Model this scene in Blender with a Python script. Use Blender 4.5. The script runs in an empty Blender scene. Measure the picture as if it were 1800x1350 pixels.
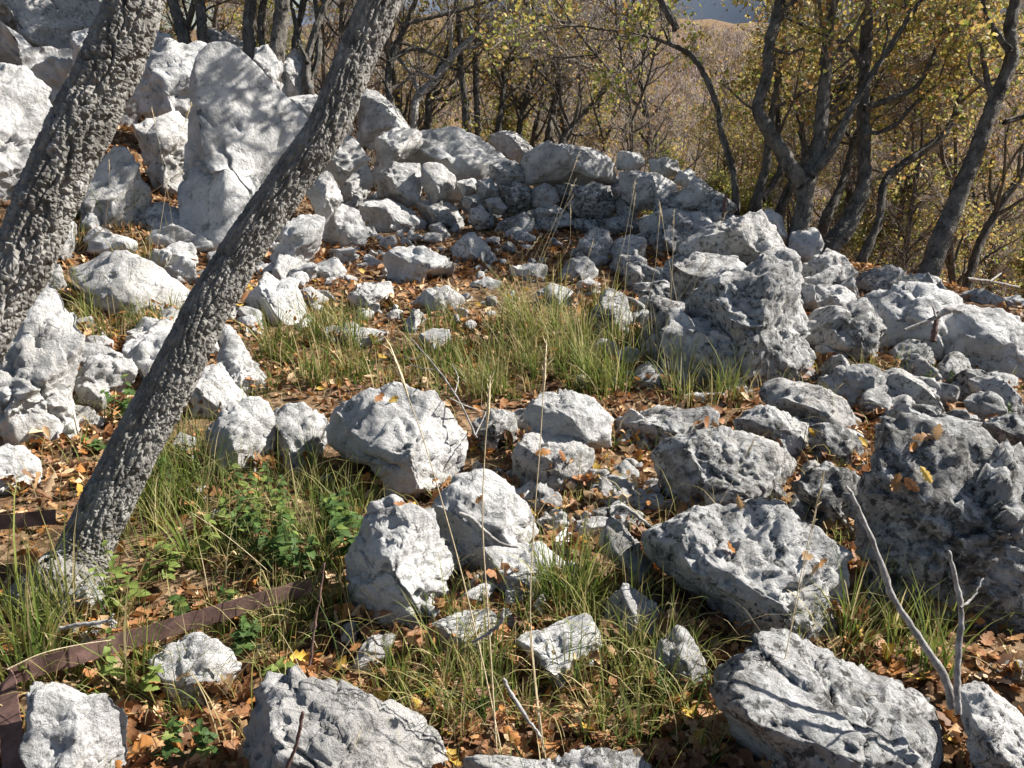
import bpy, math, random
import numpy as np
from mathutils import Vector

scene = bpy.context.scene
COL = scene.collection
R = math.radians

# ------------------------------------------------------------------ camera
F_PX = 1456.0            # focal length in photograph pixels (1800 x 1350)
PITCH = R(21.0)
EYE = np.array([0.0, 0.0, 1.62])
cam_d = bpy.data.cameras.new('camera')
cam_d.sensor_width = 36.0
cam_d.lens = 36.0 * F_PX / 1800.0
cam_d.clip_start = 0.05
cam_d.clip_end = 6000.0
cam = bpy.data.objects.new('camera', cam_d)
COL.objects.link(cam)
cam.location = EYE
cam.rotation_euler = (R(90) - PITCH, 0, 0)
scene.camera = cam

# ------------------------------------------------------------------ light
SUN = np.array([0.75, 0.33, 0.64]); SUN /= np.linalg.norm(SUN)
world = bpy.data.worlds.new('World')
scene.world = world
world.use_nodes = True
wn = world.node_tree
for n in list(wn.nodes): wn.nodes.remove(n)
sky = wn.nodes.new('ShaderNodeTexSky')
sky.sky_type = 'NISHITA'
sky.sun_disc = False
sky.sun_elevation = math.asin(SUN[2])
sky.sun_rotation = math.atan2(SUN[0], SUN[1])
sky.air_density = 1.0
sky.dust_density = 1.0
bg = wn.nodes.new('ShaderNodeBackground')
bg.inputs['Strength'].default_value = 0.05
wo = wn.nodes.new('ShaderNodeOutputWorld')
wn.links.new(sky.outputs[0], bg.inputs[0])
wn.links.new(bg.outputs[0], wo.inputs[0])
sl = bpy.data.lights.new('sun', 'SUN')
sl.energy = 5.0
sl.angle = R(0.53)
sl.color = (1.0, 0.965, 0.915)
sun = bpy.data.objects.new('sun', sl)
COL.objects.link(sun)
sun.rotation_euler = Vector(SUN).to_track_quat('Z', 'Y').to_euler()
sun.location = (20, 8, 18)
scene.view_settings.view_transform = 'Standard'
scene.view_settings.look = 'None'
scene.view_settings.exposure = 1.3
scene.view_settings.gamma = 1.0
scene.view_settings.use_curve_mapping = False
scene.render.engine = 'CYCLES'
scene.cycles.max_bounces = 5
scene.cycles.diffuse_bounces = 3
scene.cycles.glossy_bounces = 2
scene.cycles.transmission_bounces = 3
scene.cycles.transparent_max_bounces = 4
scene.cycles.use_denoising = True
scene.cycles.denoiser = 'OPENIMAGEDENOISE'
scene.cycles.denoising_input_passes = 'RGB_ALBEDO_NORMAL'

# ------------------------------------------------------------------ numpy noise
_rs = np.random.RandomState(7)
PERM = _rs.permutation(256).astype(np.int64)
PERM2 = np.concatenate([PERM, PERM])
GR = _rs.normal(size=(256, 3)); GR /= np.linalg.norm(GR, axis=1)[:, None]

def pnoise(P):
    i = np.floor(P).astype(np.int64); f = P - i
    i &= 255
    u = f * f * f * (f * (f * 6 - 15) + 10)
    out = 0
    for dx in (0, 1):
        wx = u[:, 0] if dx else 1 - u[:, 0]
        a = PERM2[(i[:, 0] + dx) & 255]
        for dy in (0, 1):
            wy = u[:, 1] if dy else 1 - u[:, 1]
            b = PERM2[(a + i[:, 1] + dy) & 255]
            for dz in (0, 1):
                wz = u[:, 2] if dz else 1 - u[:, 2]
                g = GR[PERM2[(b + i[:, 2] + dz) & 255]]
                d = g[:, 0] * (f[:, 0] - dx) + g[:, 1] * (f[:, 1] - dy) + g[:, 2] * (f[:, 2] - dz)
                out = out + wx * wy * wz * d
    return out * 1.5

def fbm(P, octs=4, gain=0.5, lac=2.03):
    s = 0; a = 1.0
    for o in range(octs):
        s = s + a * pnoise(P + 17.3 * o); P = P * lac; a *= gain
    return s

def ridged(P, octs=3, gain=0.5):
    s = 0; a = 1.0
    for o in range(octs):
        s = s + a * (1 - 2 * np.abs(pnoise(P + 31.7 * o))); P = P * 2.1; a *= gain
    return s

def vor(P):
    i = np.floor(P).astype(np.int64); f = P - i
    f1 = np.full(len(P), 9.0); f2 = np.full(len(P), 9.0)
    for dx in (-1, 0, 1):
        for dy in (-1, 0, 1):
            for dz in (-1, 0, 1):
                h = PERM2[(PERM2[(PERM2[(i[:, 0] + dx) & 255] + i[:, 1] + dy) & 255] + i[:, 2] + dz) & 255]
                o = GR[h] * 0.5 + 0.5
                d = np.sqrt((dx + o[:, 0] - f[:, 0]) ** 2 + (dy + o[:, 1] - f[:, 1]) ** 2 + (dz + o[:, 2] - f[:, 2]) ** 2)
                m = d < f1
                f2 = np.where(m, f1, np.minimum(f2, d)); f1 = np.where(m, d, f1)
    return f1, f2

def vcell(P):
    """per point: its Voronoi cell's random vector and the offset from the cell's seed"""
    i = np.floor(P).astype(np.int64); f = P - i
    f1 = np.full(len(P), 9.0); hh = np.zeros(len(P), np.int64); off = np.zeros_like(P)
    for dx in (-1, 0, 1):
        for dy in (-1, 0, 1):
            for dz in (-1, 0, 1):
                h = PERM2[(PERM2[(PERM2[(i[:, 0] + dx) & 255] + i[:, 1] + dy) & 255] + i[:, 2] + dz) & 255]
                o = GR[h] * 0.5 + 0.5
                v = f - o - np.array([dx, dy, dz]); q = (v * v).sum(1)
                m = q < f1
                f1 = np.where(m, q, f1); hh = np.where(m, h, hh); off = np.where(m[:, None], v, off)
    return GR[(hh * 7 + 3) & 255], off

def sstep(a, b, x):
    t = np.clip((x - a) / (b - a), 0, 1)
    return t * t * (3 - 2 * t)

# ------------------------------------------------------------------ terrain
def H(x, y, fine=True):
    x = np.asarray(x, float); y = np.asarray(y, float)
    z = 0.035 * np.clip(y - 3, 0, 6)
    l = np.clip(-x - 1.1, 0, 14)
    z = z + 0.34 * l * sstep(3.2, 7.5, y) * np.where(l > 0, l / (l + 0.6), 0) + 0.06 * l * (1 - sstep(3.2, 7.5, y))
    z = z - 0.10 * np.clip(x - 1.6, 0, 3) * sstep(2.5, 5, y)
    d = 0.62 * x + 0.78 * y
    e = np.clip(d - 7.1, 0, None)
    e = e * e / (e + 1.5)
    drop = 0.42 * np.minimum(e, 50) + 0.10 * np.clip(e - 50, 0, 30)
    z = z - drop
    far = np.clip(e - 85, 0, 260)
    z = z + far * (0.168 - 0.028 * sstep(0.12, 0.42, x / (np.abs(y) + 30)))
    z = z + sstep(25, 120, e) * (5.0 * np.sin(x * 0.031 + 1.0) * np.sin(y * 0.023) + 2.5 * np.sin(x * 0.09 + y * 0.05))
    if fine:
        shp = z.shape
        P = np.stack([x.ravel(), y.ravel(), np.zeros(x.size)], 1)
        n = 0.045 * fbm(P * 1.3, 3) + 0.012 * fbm(P * 7.0 + 5, 2)
        z = z + n.reshape(shp)
    return z

FW = np.array([0, math.cos(PITCH), -math.sin(PITCH)])
RT = np.array([1.0, 0, 0])
UP = np.array([0, math.sin(PITCH), math.cos(PITCH)])

def at(u, v, t):
    return EYE + t * (FW + (u - 900.0) / F_PX * RT - (v - 675.0) / F_PX * UP)

_tt = np.concatenate([np.arange(0.6, 14, 0.02), np.arange(14, 60, 0.2), np.arange(60, 400, 1.0)])
def ground_t(u, v):
    P = at(u, v, 1.0) - EYE
    Q = EYE[None] + _tt[:, None] * P[None]
    below = Q[:, 2] < H(Q[:, 0], Q[:, 1])
    k = int(np.argmax(below)) if below.any() else len(_tt) - 1
    return float(_tt[max(k, 0)])

def ground_pt(u, v):
    p = at(u, v, ground_t(u, v)); p[2] = float(H(p[0], p[1])); return p

# ------------------------------------------------------------------ mesh building
class MB:
    """collects vertices, faces and per-vertex colours"""
    def __init__(s): s.V = []; s.F = {}; s.C = []; s.n = 0
    def add(s, v, faces, c=None):
        v = np.asarray(v, float).reshape(-1, 3); s.V.append(v)
        for f in (faces if isinstance(faces, (list, tuple)) else [faces]):
            f = np.asarray(f, np.int64)
            if f.size: s.F.setdefault(f.shape[1], []).append(f + s.n)
        if c is None: c = (0.5, 0.5, 0.5)
        c = np.asarray(c, float)
        s.C.append(np.broadcast_to(c, (len(v), 3)) if c.ndim == 1 else c)
        s.n += len(v)
    def mesh(s, name, mat, smooth=True, origin=(0, 0, 0)):
        me = bpy.data.meshes.new(name)
        if s.n:
            V = np.concatenate(s.V) - np.asarray(origin, float)[None]
            me.vertices.add(len(V)); me.vertices.foreach_set('co', V.astype(np.float32).ravel())
            loops = []; starts = []; o = 0
            for k in sorted(s.F):
                f = np.concatenate(s.F[k]); loops.append(f.ravel())
                starts.append(o + np.arange(len(f)) * k); o += f.size
            loops = np.concatenate(loops).astype(np.int32); starts = np.concatenate(starts).astype(np.int32)
            me.loops.add(len(loops)); me.loops.foreach_set('vertex_index', loops)
            me.polygons.add(len(starts)); me.polygons.foreach_set('loop_start', starts)
            me.update(calc_edges=True)
            me.polygons.foreach_set('use_smooth', np.full(len(starts), bool(smooth)))
            c = np.concatenate(s.C); a = me.color_attributes.new('col', 'FLOAT_COLOR', 'POINT')
            a.data.foreach_set('color', np.concatenate([c, np.ones((len(c), 1))], 1).astype(np.float32).ravel())
            me.validate()
        if mat: me.materials.append(mat)
        return me
    def obj(s, name, mat, parent=None, smooth=True, origin=None):
        """one mesh object; geometry given in world space, parent at parent.location"""
        o0 = np.zeros(3) if origin is None else np.asarray(origin, float)
        ob = bpy.data.objects.new(name, s.mesh(name, mat, smooth, o0))
        COL.objects.link(ob)
        if parent is not None:
            ob.parent = parent; ob.location = o0 - np.array(parent.location)
        else: ob.location = o0
        return ob

def tag(o, label=None, cat=None, group=None, kind=None):
    if label: o['label'] = label
    if cat: o['category'] = cat
    if group: o['group'] = group
    if kind: o['kind'] = kind
    return o

def thing(name, loc, label, cat, group=None):
    o = bpy.data.objects.new(name, None); COL.objects.link(o)
    o.location = loc; o.empty_display_size = 0.1
    return tag(o, label, cat, group)

def copy_tree(o, parent=None):
    c = o.copy(); COL.objects.link(c); c.parent = parent
    for ch in list(o.children): copy_tree(ch, c)
    return c

def tube(mb, pts, rad, sides=5, c=None, cap=True):
    pts = np.asarray(pts, float); rad = np.broadcast_to(np.asarray(rad, float), (len(pts),))
    T = np.gradient(pts, axis=0); T /= np.linalg.norm(T, axis=1)[:, None] + 1e-9
    ref = np.array([0.31, 0.88, 0.17]); 
    if abs(T[0] @ ref) > 0.93: ref = np.array([0.9, -0.2, 0.3])
    N = np.cross(T, ref); N /= np.linalg.norm(N, axis=1)[:, None] + 1e-9
    B = np.cross(T, N)
    a = np.arange(sides) / sides * 2 * math.pi
    V = pts[:, None] + rad[:, None, None] * (np.cos(a)[None, :, None] * N[:, None] + np.sin(a)[None, :, None] * B[:, None])
    n = len(pts); i = np.arange(n - 1)[:, None] * sides; j = np.arange(sides)[None]; j2 = (j + 1) % sides
    f = np.stack([i + j, i + j2, i + sides + j2, i + sides + j], -1).reshape(-1, 4)
    V = V.reshape(-1, 3)
    fs = [f]
    if cap:
        V = np.concatenate([V, pts[-1:] + T[-1:] * rad[-1]])
        k = (n - 1) * sides
        fs.append(np.stack([k + np.arange(sides), k + (np.arange(sides) + 1) % sides, np.full(sides, n * sides)], 1))
    mb.add(V, fs, c)

def spline(pts, n):
    """Catmull-Rom through pts, n samples"""
    P = np.asarray(pts, float); P = np.concatenate([[2 * P[0] - P[1]], P, [2 * P[-1] - P[-2]]])
    m = len(P) - 3; s = np.linspace(0, m - 1e-6, n); k = s.astype(int); t = (s - k)[:, None]
    a, b, c, d = P[k], P[k + 1], P[k + 2], P[k + 3]
    return 0.5 * (2 * b + (c - a) * t + (2 * a - 5 * b + 4 * c - d) * t * t + (3 * b - a - 3 * c + d) * t ** 3)

# ------------------------------------------------------------------ materials
class NT:
    def __init__(s, name):
        s.m = bpy.data.materials.new(name); s.m.use_nodes = True; s.t = s.m.node_tree
        for n in list(s.t.nodes): s.t.nodes.remove(n)
        s.out = s.t.nodes.new('ShaderNodeOutputMaterial')
    def n(s, typ, ins=None, **kw):
        nd = s.t.nodes.new(typ)
        for k, v in kw.items(): setattr(nd, k, v)
        for k, v in (ins or {}).items():
            if isinstance(v, bpy.types.NodeSocket): s.t.links.new(v, nd.inputs[k])
            else: nd.inputs[k].default_value = v
        return nd
    def noise(s, vec, scale, detail=4, rough=0.55, dist=0.0):
        return s.n('ShaderNodeTexNoise', {'Vector': vec, 'Scale': scale, 'Detail': detail, 'Roughness': rough, 'Distortion': dist}).outputs['Fac']
    def ramp(s, fac, lo, hi):
        return s.n('ShaderNodeMapRange', {'Value': fac, 'From Min': lo, 'From Max': hi}, interpolation_type='SMOOTHSTEP').outputs[0]
    def math(s, op, a, b=0.0, clamp=False):
        return s.n('ShaderNodeMath', {0: a, 1: b}, operation=op, use_clamp=clamp).outputs[0]
    def mix(s, f, a, b, mode='MIX'):
        nd = s.n('ShaderNodeMix', data_type='RGBA', blend_type=mode)
        for k, v in ((0, f), (6, a), (7, b)):
            if isinstance(v, bpy.types.NodeSocket): s.t.links.new(v, nd.inputs[k])
            else: nd.inputs[k].default_value = v if not isinstance(v, tuple) else (v + (1,))[:4]
        return nd.outputs[2]
    def pos(s): return s.n('ShaderNodeNewGeometry').outputs['Position']
    def attr(s, name, typ='GEOMETRY', o='Fac'): return s.n('ShaderNodeAttribute', attribute_name=name, attribute_type=typ).outputs[o]
    def bump(s, h, strength, dist, normal=None):
        ins = {'Height': h, 'Strength': strength, 'Distance': dist}
        if normal is not None: ins['Normal'] = normal
        return s.n('ShaderNodeBump', ins).outputs[0]
    def bsdf(s, col, rough=0.9, normal=None, spec=0.2):
        ins = {'Base Color': col, 'Roughness': rough, 'Specular IOR Level': spec}
        if normal is not None: ins['Normal'] = normal
        b = s.n('ShaderNodeBsdfPrincipled', ins)
        return b.outputs[0]
    def done(s, sh):
        s.t.links.new(sh, s.out.inputs['Surface']); return s.m

def rock_material():
    m = NT('limestone'); p = m.pos()
    dark = m.attr('dark', 'OBJECT'); warm = m.attr('warm', 'OBJECT')
    n1 = m.noise(p, 3.2, 5, 0.6, 0.5)
    n2 = m.noise(p, 8.0, 9, 0.70, 0.3)
    n3 = m.noise(p, 32.0, 7, 0.72, 0.2)
    pale = m.mix(m.ramp(n1, 0.36, 0.64), (0.43, 0.42, 0.40), (0.67, 0.655, 0.625))
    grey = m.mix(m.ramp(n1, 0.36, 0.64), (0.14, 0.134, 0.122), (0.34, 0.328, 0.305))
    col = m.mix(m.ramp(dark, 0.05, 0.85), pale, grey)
    rnd = m.n('ShaderNodeObjectInfo').outputs['Random']
    col = m.mix(m.math('MULTIPLY', m.ramp(rnd, 0.45, 1.0), 0.16), col, m.mix(1.0, col, (0.94, 0.84, 0.70), 'MULTIPLY'))
    col = m.mix(m.math('MULTIPLY', m.ramp(m.math('FRACT', m.math('MULTIPLY', rnd, 7.3)), 0.4, 1.0), 0.35), col, m.mix(1.0, col, (0.62, 0.62, 0.63), 'MULTIPLY'))
    # soft grey weathering stains
    thr = m.math('SUBTRACT', 0.575, m.math('MULTIPLY', dark, 0.13))
    g = m.n('ShaderNodeMapRange', {'Value': n2, 'From Min': thr, 'From Max': m.math('ADD', thr, 0.10)}, interpolation_type='SMOOTHSTEP').outputs[0]
    col = m.mix(m.math('MULTIPLY', g, m.math('ADD', 0.55, m.math('MULTIPLY', dark, 0.5))), col, (0.105, 0.102, 0.095))
    # crusty pale remains on the dark stones
    pr = m.math('MULTIPLY', m.ramp(m.noise(p, 13, 9, 0.74, 0.4), 0.49, 0.57), m.math('MULTIPLY', m.ramp(dark, 0.1, 0.5), 0.85))
    col = m.mix(pr, col, (0.52, 0.515, 0.495))
    # black lichen: fine crust in patches
    thr2 = m.math('SUBTRACT', 0.565, m.math('MULTIPLY', dark, 0.10))
    k = m.n('ShaderNodeMapRange', {'Value': n3, 'From Min': thr2, 'From Max': m.math('ADD', thr2, 0.06)}).outputs[0]
    k = m.math('MULTIPLY', k, m.ramp(m.noise(p, 5.5, 4, 0.6), 0.36, 0.52))
    col = m.mix(m.math('MULTIPLY', k, m.math('MINIMUM', 0.85, m.math('ADD', 0.30, m.math('MULTIPLY', dark, 1.6)))), col, (0.035, 0.034, 0.032))
    # pale crustose rosettes
    wob = m.n('ShaderNodeVectorMath', {0: m.n('ShaderNodeTexNoise', {'Vector': p, 'Scale': 26.0, 'Detail': 4}).outputs['Color'], 'Scale': 0.05}, operation='SCALE').outputs[0]
    pd = m.n('ShaderNodeVectorMath', {0: p, 1: wob}, operation='ADD').outputs[0]
    v = m.n('ShaderNodeTexVoronoi', {'Vector': pd, 'Scale': 10.0, 'Randomness': 1.0})
    cr = m.n('ShaderNodeSeparateColor', {0: v.outputs['Color']}).outputs[0]
    rad = m.math('MULTIPLY', m.math('SUBTRACT', cr, 0.60), m.math('ADD', 0.25, m.math('MULTIPLY', dark, 0.75)))
    disc = m.ramp(m.math('SUBTRACT', rad, v.outputs['Distance']), -0.01, 0.05)
    col = m.mix(m.math('MULTIPLY', disc, 0.6), col, (0.56, 0.56, 0.545))
    # earth / iron stains
    st = m.math('MULTIPLY', m.ramp(m.noise(p, 4.3, 5, 0.6, 0.8), 0.60, 0.74), m.math('ADD', 0.22, warm))
    col = m.mix(st, col, (0.36, 0.28, 0.19))
    # thin moss film on the old dark stones
    mo = m.math('MULTIPLY', m.ramp(m.noise(p, 6.5, 7, 0.7, 0.3), 0.56, 0.68), m.math('MULTIPLY', dark, 0.8))
    col = m.mix(mo, col, (0.10, 0.092, 0.045))
    # a few hairline cracks
    pc = m.n('ShaderNodeVectorMath', {0: p, 1: m.n('ShaderNodeVectorMath', {0: m.n('ShaderNodeTexNoise', {'Vector': p, 'Scale': 9.0, 'Detail': 6, 'Roughness': 0.7}).outputs['Color'], 'Scale': 0.20}, operation='SCALE').outputs[0]}, operation='ADD').outputs[0]
    ce = m.n('ShaderNodeTexVoronoi', {'Vector': pc, 'Scale': 4.2}, feature='DISTANCE_TO_EDGE').outputs['Distance']
    crack = m.math('MULTIPLY', m.math('SUBTRACT', 1.0, m.ramp(ce, 0.002, 0.016)), m.ramp(m.noise(p, 3.7, 3), 0.56, 0.64))
    col = m.mix(m.math('MULTIPLY', crack, 0.5), col, (0.07, 0.062, 0.055))
    b = m.bump(m.math('SUBTRACT', m.noise(p, 15, 10, 0.70, 0.3), m.math('MULTIPLY', crack, 0.5)), 1.0, 0.050)
    vp = m.n('ShaderNodeTexVoronoi', {'Vector': pd, 'Scale': 30.0}).outputs['Distance']
    pit = m.math('MULTIPLY', m.ramp(vp, 0.0, 0.4), m.ramp(m.noise(p, 6, 3), 0.45, 0.62))
    b = m.bump(m.math('MULTIPLY', pit, m.math('ADD', 0.25, dark)), 0.7, 0.008, b)
    return m.done(m.bsdf(col, 0.93, b, 0.12))

def bark_material(name, c0, c1, lichen=0.25, scale=1.0):
    m = NT(name); p = m.pos()
    sv = m.n('ShaderNodeVectorMath', {0: p, 1: (1.0, 1.0, 0.45)}, operation='MULTIPLY').outputs[0]
    n = m.noise(sv, 16 * scale, 6, 0.7, 0.5)
    col = m.mix(m.ramp(n, 0.3, 0.7), c0, c1)
    sp = m.ramp(m.noise(sv, 60 * scale, 4, 0.7), 0.5, 0.75)
    col = m.mix(m.math('MULTIPLY', sp, 0.5), col, (0.30, 0.30, 0.275))
    li = m.math('MULTIPLY', m.ramp(m.noise(p, 7 * scale, 5, 0.65, 0.4), 0.60, 0.72), lichen)
    col = m.mix(li, col, (0.44, 0.45, 0.43))
    v = m.n('ShaderNodeTexVoronoi', {'Vector': sv, 'Scale': 55 * scale}, feature='DISTANCE_TO_EDGE').outputs['Distance']
    h = m.math('ADD', m.math('MULTIPLY', m.ramp(v, 0.0, 0.2), 0.7), m.math('MULTIPLY', m.noise(sv, 80 * scale, 5, 0.65), 0.9))
    return m.done(m.bsdf(col, 0.95, m.bump(h, 0.6, 0.006 / scale), 0.1))

def leaf_material(name, transl=0.35, use_obj=False):
    m = NT(name)
    if use_obj: c = m.n('ShaderNodeObjectInfo').outputs['Color']
    else: c = m.attr('col', 'GEOMETRY', 'Color')
    c = m.mix(m.math('MULTIPLY', m.ramp(m.noise(m.pos(), 90, 4, 0.6), 0.35, 0.7), 0.35), c, m.mix(1.0, c, (0.55, 0.5, 0.45), 'MULTIPLY'))
    d = m.bsdf(c, 0.6, m.bump(m.noise(m.pos(), 140, 3), 0.35, 0.004), 0.25)
    t = m.n('ShaderNodeBsdfTranslucent', {'Color': c}).outputs[0]
    return m.done(m.n('ShaderNodeMixShader', {0: transl, 1: d, 2: t}).outputs[0])

def ground_material():
    m = NT('litter_soil'); p = m.pos()
    n = m.noise(p, 9, 8, 0.7)
    col = m.mix(m.ramp(n, 0.35, 0.65), (0.05, 0.033, 0.02), (0.15, 0.092, 0.048))
    v = m.n('ShaderNodeTexVoronoi', {'Vector': p, 'Scale': 34.0})
    r = m.n('ShaderNodeSeparateColor', {0: v.outputs['Color']})
    lf = m.mix(r.outputs[1], (0.19, 0.105, 0.05), (0.36, 0.25, 0.15))
    col = m.mix(m.math('MULTIPLY', m.ramp(r.outputs[0], 0.3, 0.5), 0.75), col, lf)
    # far slopes carry more moss-brown scrub tone
    b = m.bump(m.math('ADD', v.outputs['Distance'], m.math('MULTIPLY', m.noise(p, 60, 7, 0.75), 1.6)), 0.8, 0.014)
    return m.done(m.bsdf(col, 0.95, b, 0.1))

def rust_material():
    m = NT('rusted_iron'); p = m.pos()
    n = m.noise(p, 22, 7, 0.65)
    col = m.mix(m.ramp(n, 0.35, 0.68), (0.08, 0.045, 0.036), (0.165, 0.095, 0.078))
    col = m.mix(m.math('MULTIPLY', m.ramp(m.noise(p, 70, 5, 0.7), 0.58, 0.7), 0.6), col, (0.24, 0.13, 0.075))
    return m.done(m.bsdf(col, 0.8, m.bump(m.noise(p, 160, 5, 0.7), 0.4, 0.002), 0.3))

def plain_material(name, col, col2, scale=20, rough=0.9):
    m = NT(name); p = m.pos()
    c = m.mix(m.ramp(m.noise(p, scale, 5, 0.6), 0.35, 0.65), col, col2)
    return m.done(m.bsdf(c, rough, m.bump(m.noise(p, scale * 4, 4), 0.5, 0.004), 0.15))

M_ROCK = rock_material()
M_BARK = bark_material('fissured_bark', (0.095, 0.088, 0.077), (0.27, 0.255, 0.23), 0.7)
M_BARK2 = bark_material('dark_bark', (0.045, 0.039, 0.032), (0.165, 0.148, 0.125), 0.25, 0.8)
M_TWIG = bark_material('twig_bark', (0.22, 0.18, 0.155), (0.44, 0.385, 0.335), 0.0, 0.8)
M_LEAF = leaf_material('oak_leaf', 0.42)
M_DEAD = leaf_material('dead_leaf', 0.22)
M_DEADO = leaf_material('fallen_leaf', 0.22, True)
M_GRASS = leaf_material('grass_blade', 0.35)
M_GROUND = ground_material()
M_RUST = rust_material()
M_STICK = plain_material('weathered_wood', (0.17, 0.155, 0.14), (0.36, 0.34, 0.31), 40)
M_STRAW = plain_material('straw', (0.48, 0.38, 0.22), (0.66, 0.55, 0.36), 60)
M_HILL = plain_material('mountain_painted_haze', (0.13, 0.16, 0.205), (0.16, 0.19, 0.235), 0.004)  # blue-grey of distant haze painted into the base colour
# ================================================================== SETTING
def build_ground():
    def axis(a, lo, hi, fine, grow=1.13):
        xs = list(np.arange(lo, hi + 1e-6, fine)); s = fine
        while xs[-1] < a: s *= grow; xs.append(xs[-1] + s)
        return xs
    right = axis(900, 0.0, 8.0, 0.075)
    left = [-x for x in axis(900, 0.0, 7.0, 0.075)][::-1]
    xs = np.array(left[:-1] + right)
    fwd = axis(900, 0.0, 12.0, 0.065, 1.10)
    back = [-x for x in axis(40, 0.0, 1.0, 0.1, 1.3)][::-1]
    ys = np.array(back[:-1] + fwd)
    X, Y = np.meshgrid(xs, ys)
    Z = H(X, Y)
    nx, ny = len(xs), len(ys)
    i = (np.arange(ny - 1)[:, None] * nx + np.arange(nx - 1)[None]).ravel()
    mb = MB()
    mb.add(np.stack([X.ravel(), Y.ravel(), Z.ravel()], 1), np.stack([i, i + 1, i + nx + 1, i + nx], 1))
    return tag(mb.obj('ground', M_GROUND), kind='structure')
build_ground()

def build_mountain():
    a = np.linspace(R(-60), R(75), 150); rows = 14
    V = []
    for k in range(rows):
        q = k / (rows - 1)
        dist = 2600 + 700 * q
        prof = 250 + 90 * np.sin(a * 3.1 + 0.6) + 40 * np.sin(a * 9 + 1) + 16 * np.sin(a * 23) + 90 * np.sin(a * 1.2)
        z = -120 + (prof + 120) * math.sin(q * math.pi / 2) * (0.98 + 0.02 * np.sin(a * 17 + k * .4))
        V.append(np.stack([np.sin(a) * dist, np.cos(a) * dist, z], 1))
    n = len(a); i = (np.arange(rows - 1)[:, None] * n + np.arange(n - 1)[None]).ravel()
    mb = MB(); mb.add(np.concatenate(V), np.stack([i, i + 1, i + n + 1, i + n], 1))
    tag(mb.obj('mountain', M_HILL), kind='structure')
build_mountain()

# ================================================================== ROCKS
def ico(sub):
    bm_me = bpy.data.meshes.new('tmp')
    import bmesh
    bm = bmesh.new(); bmesh.ops.create_icosphere(bm, subdivisions=sub, radius=1.0)
    bm.verts.ensure_lookup_table()
    V = np.array([v.co[:] for v in bm.verts]); Fc = np.array([[v.index for v in f.verts] for f in bm.faces])
    bm.free(); bpy.data.meshes.remove(bm_me)
    return V / np.linalg.norm(V, axis=1)[:, None], Fc
ICO = {}
def get_ico(s):
    if s not in ICO: ICO[s] = ico(s)
    return ICO[s]

def parse(s): return np.array([[float(q) for q in p.split(',')] for p in s.split()])

def outline_radius(pts, c, n=180):
    """distance from c to the polygon along n directions"""
    th = np.arange(n) / n * 2 * math.pi
    d = np.stack([np.cos(th), np.sin(th)], 1)
    A = pts - c; Bn = np.roll(A, -1, axis=0); E = Bn - A
    r = np.zeros(n)
    for a, e in zip(A, E):
        den = d[:, 0] * e[1] - d[:, 1] * e[0]
        den = np.where(np.abs(den) < 1e-9, 1e-9, den)
        t = (a[0] * e[1] - a[1] * e[0]) / den
        s = (a[0] * d[:, 1] - a[1] * d[:, 0]) / den
        r = np.where((s >= -1e-6) & (s <= 1 + 1e-6) & (t > 0), np.maximum(r, t), r)
    bad = r <= 0
    if bad.any(): r[bad] = r[~bad].mean()
    k = np.array([1, 2, 1.0]); k /= k.sum()
    r = np.convolve(np.concatenate([r[-1:], r, r[:1]]), k, 'valid')
    return r

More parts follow.
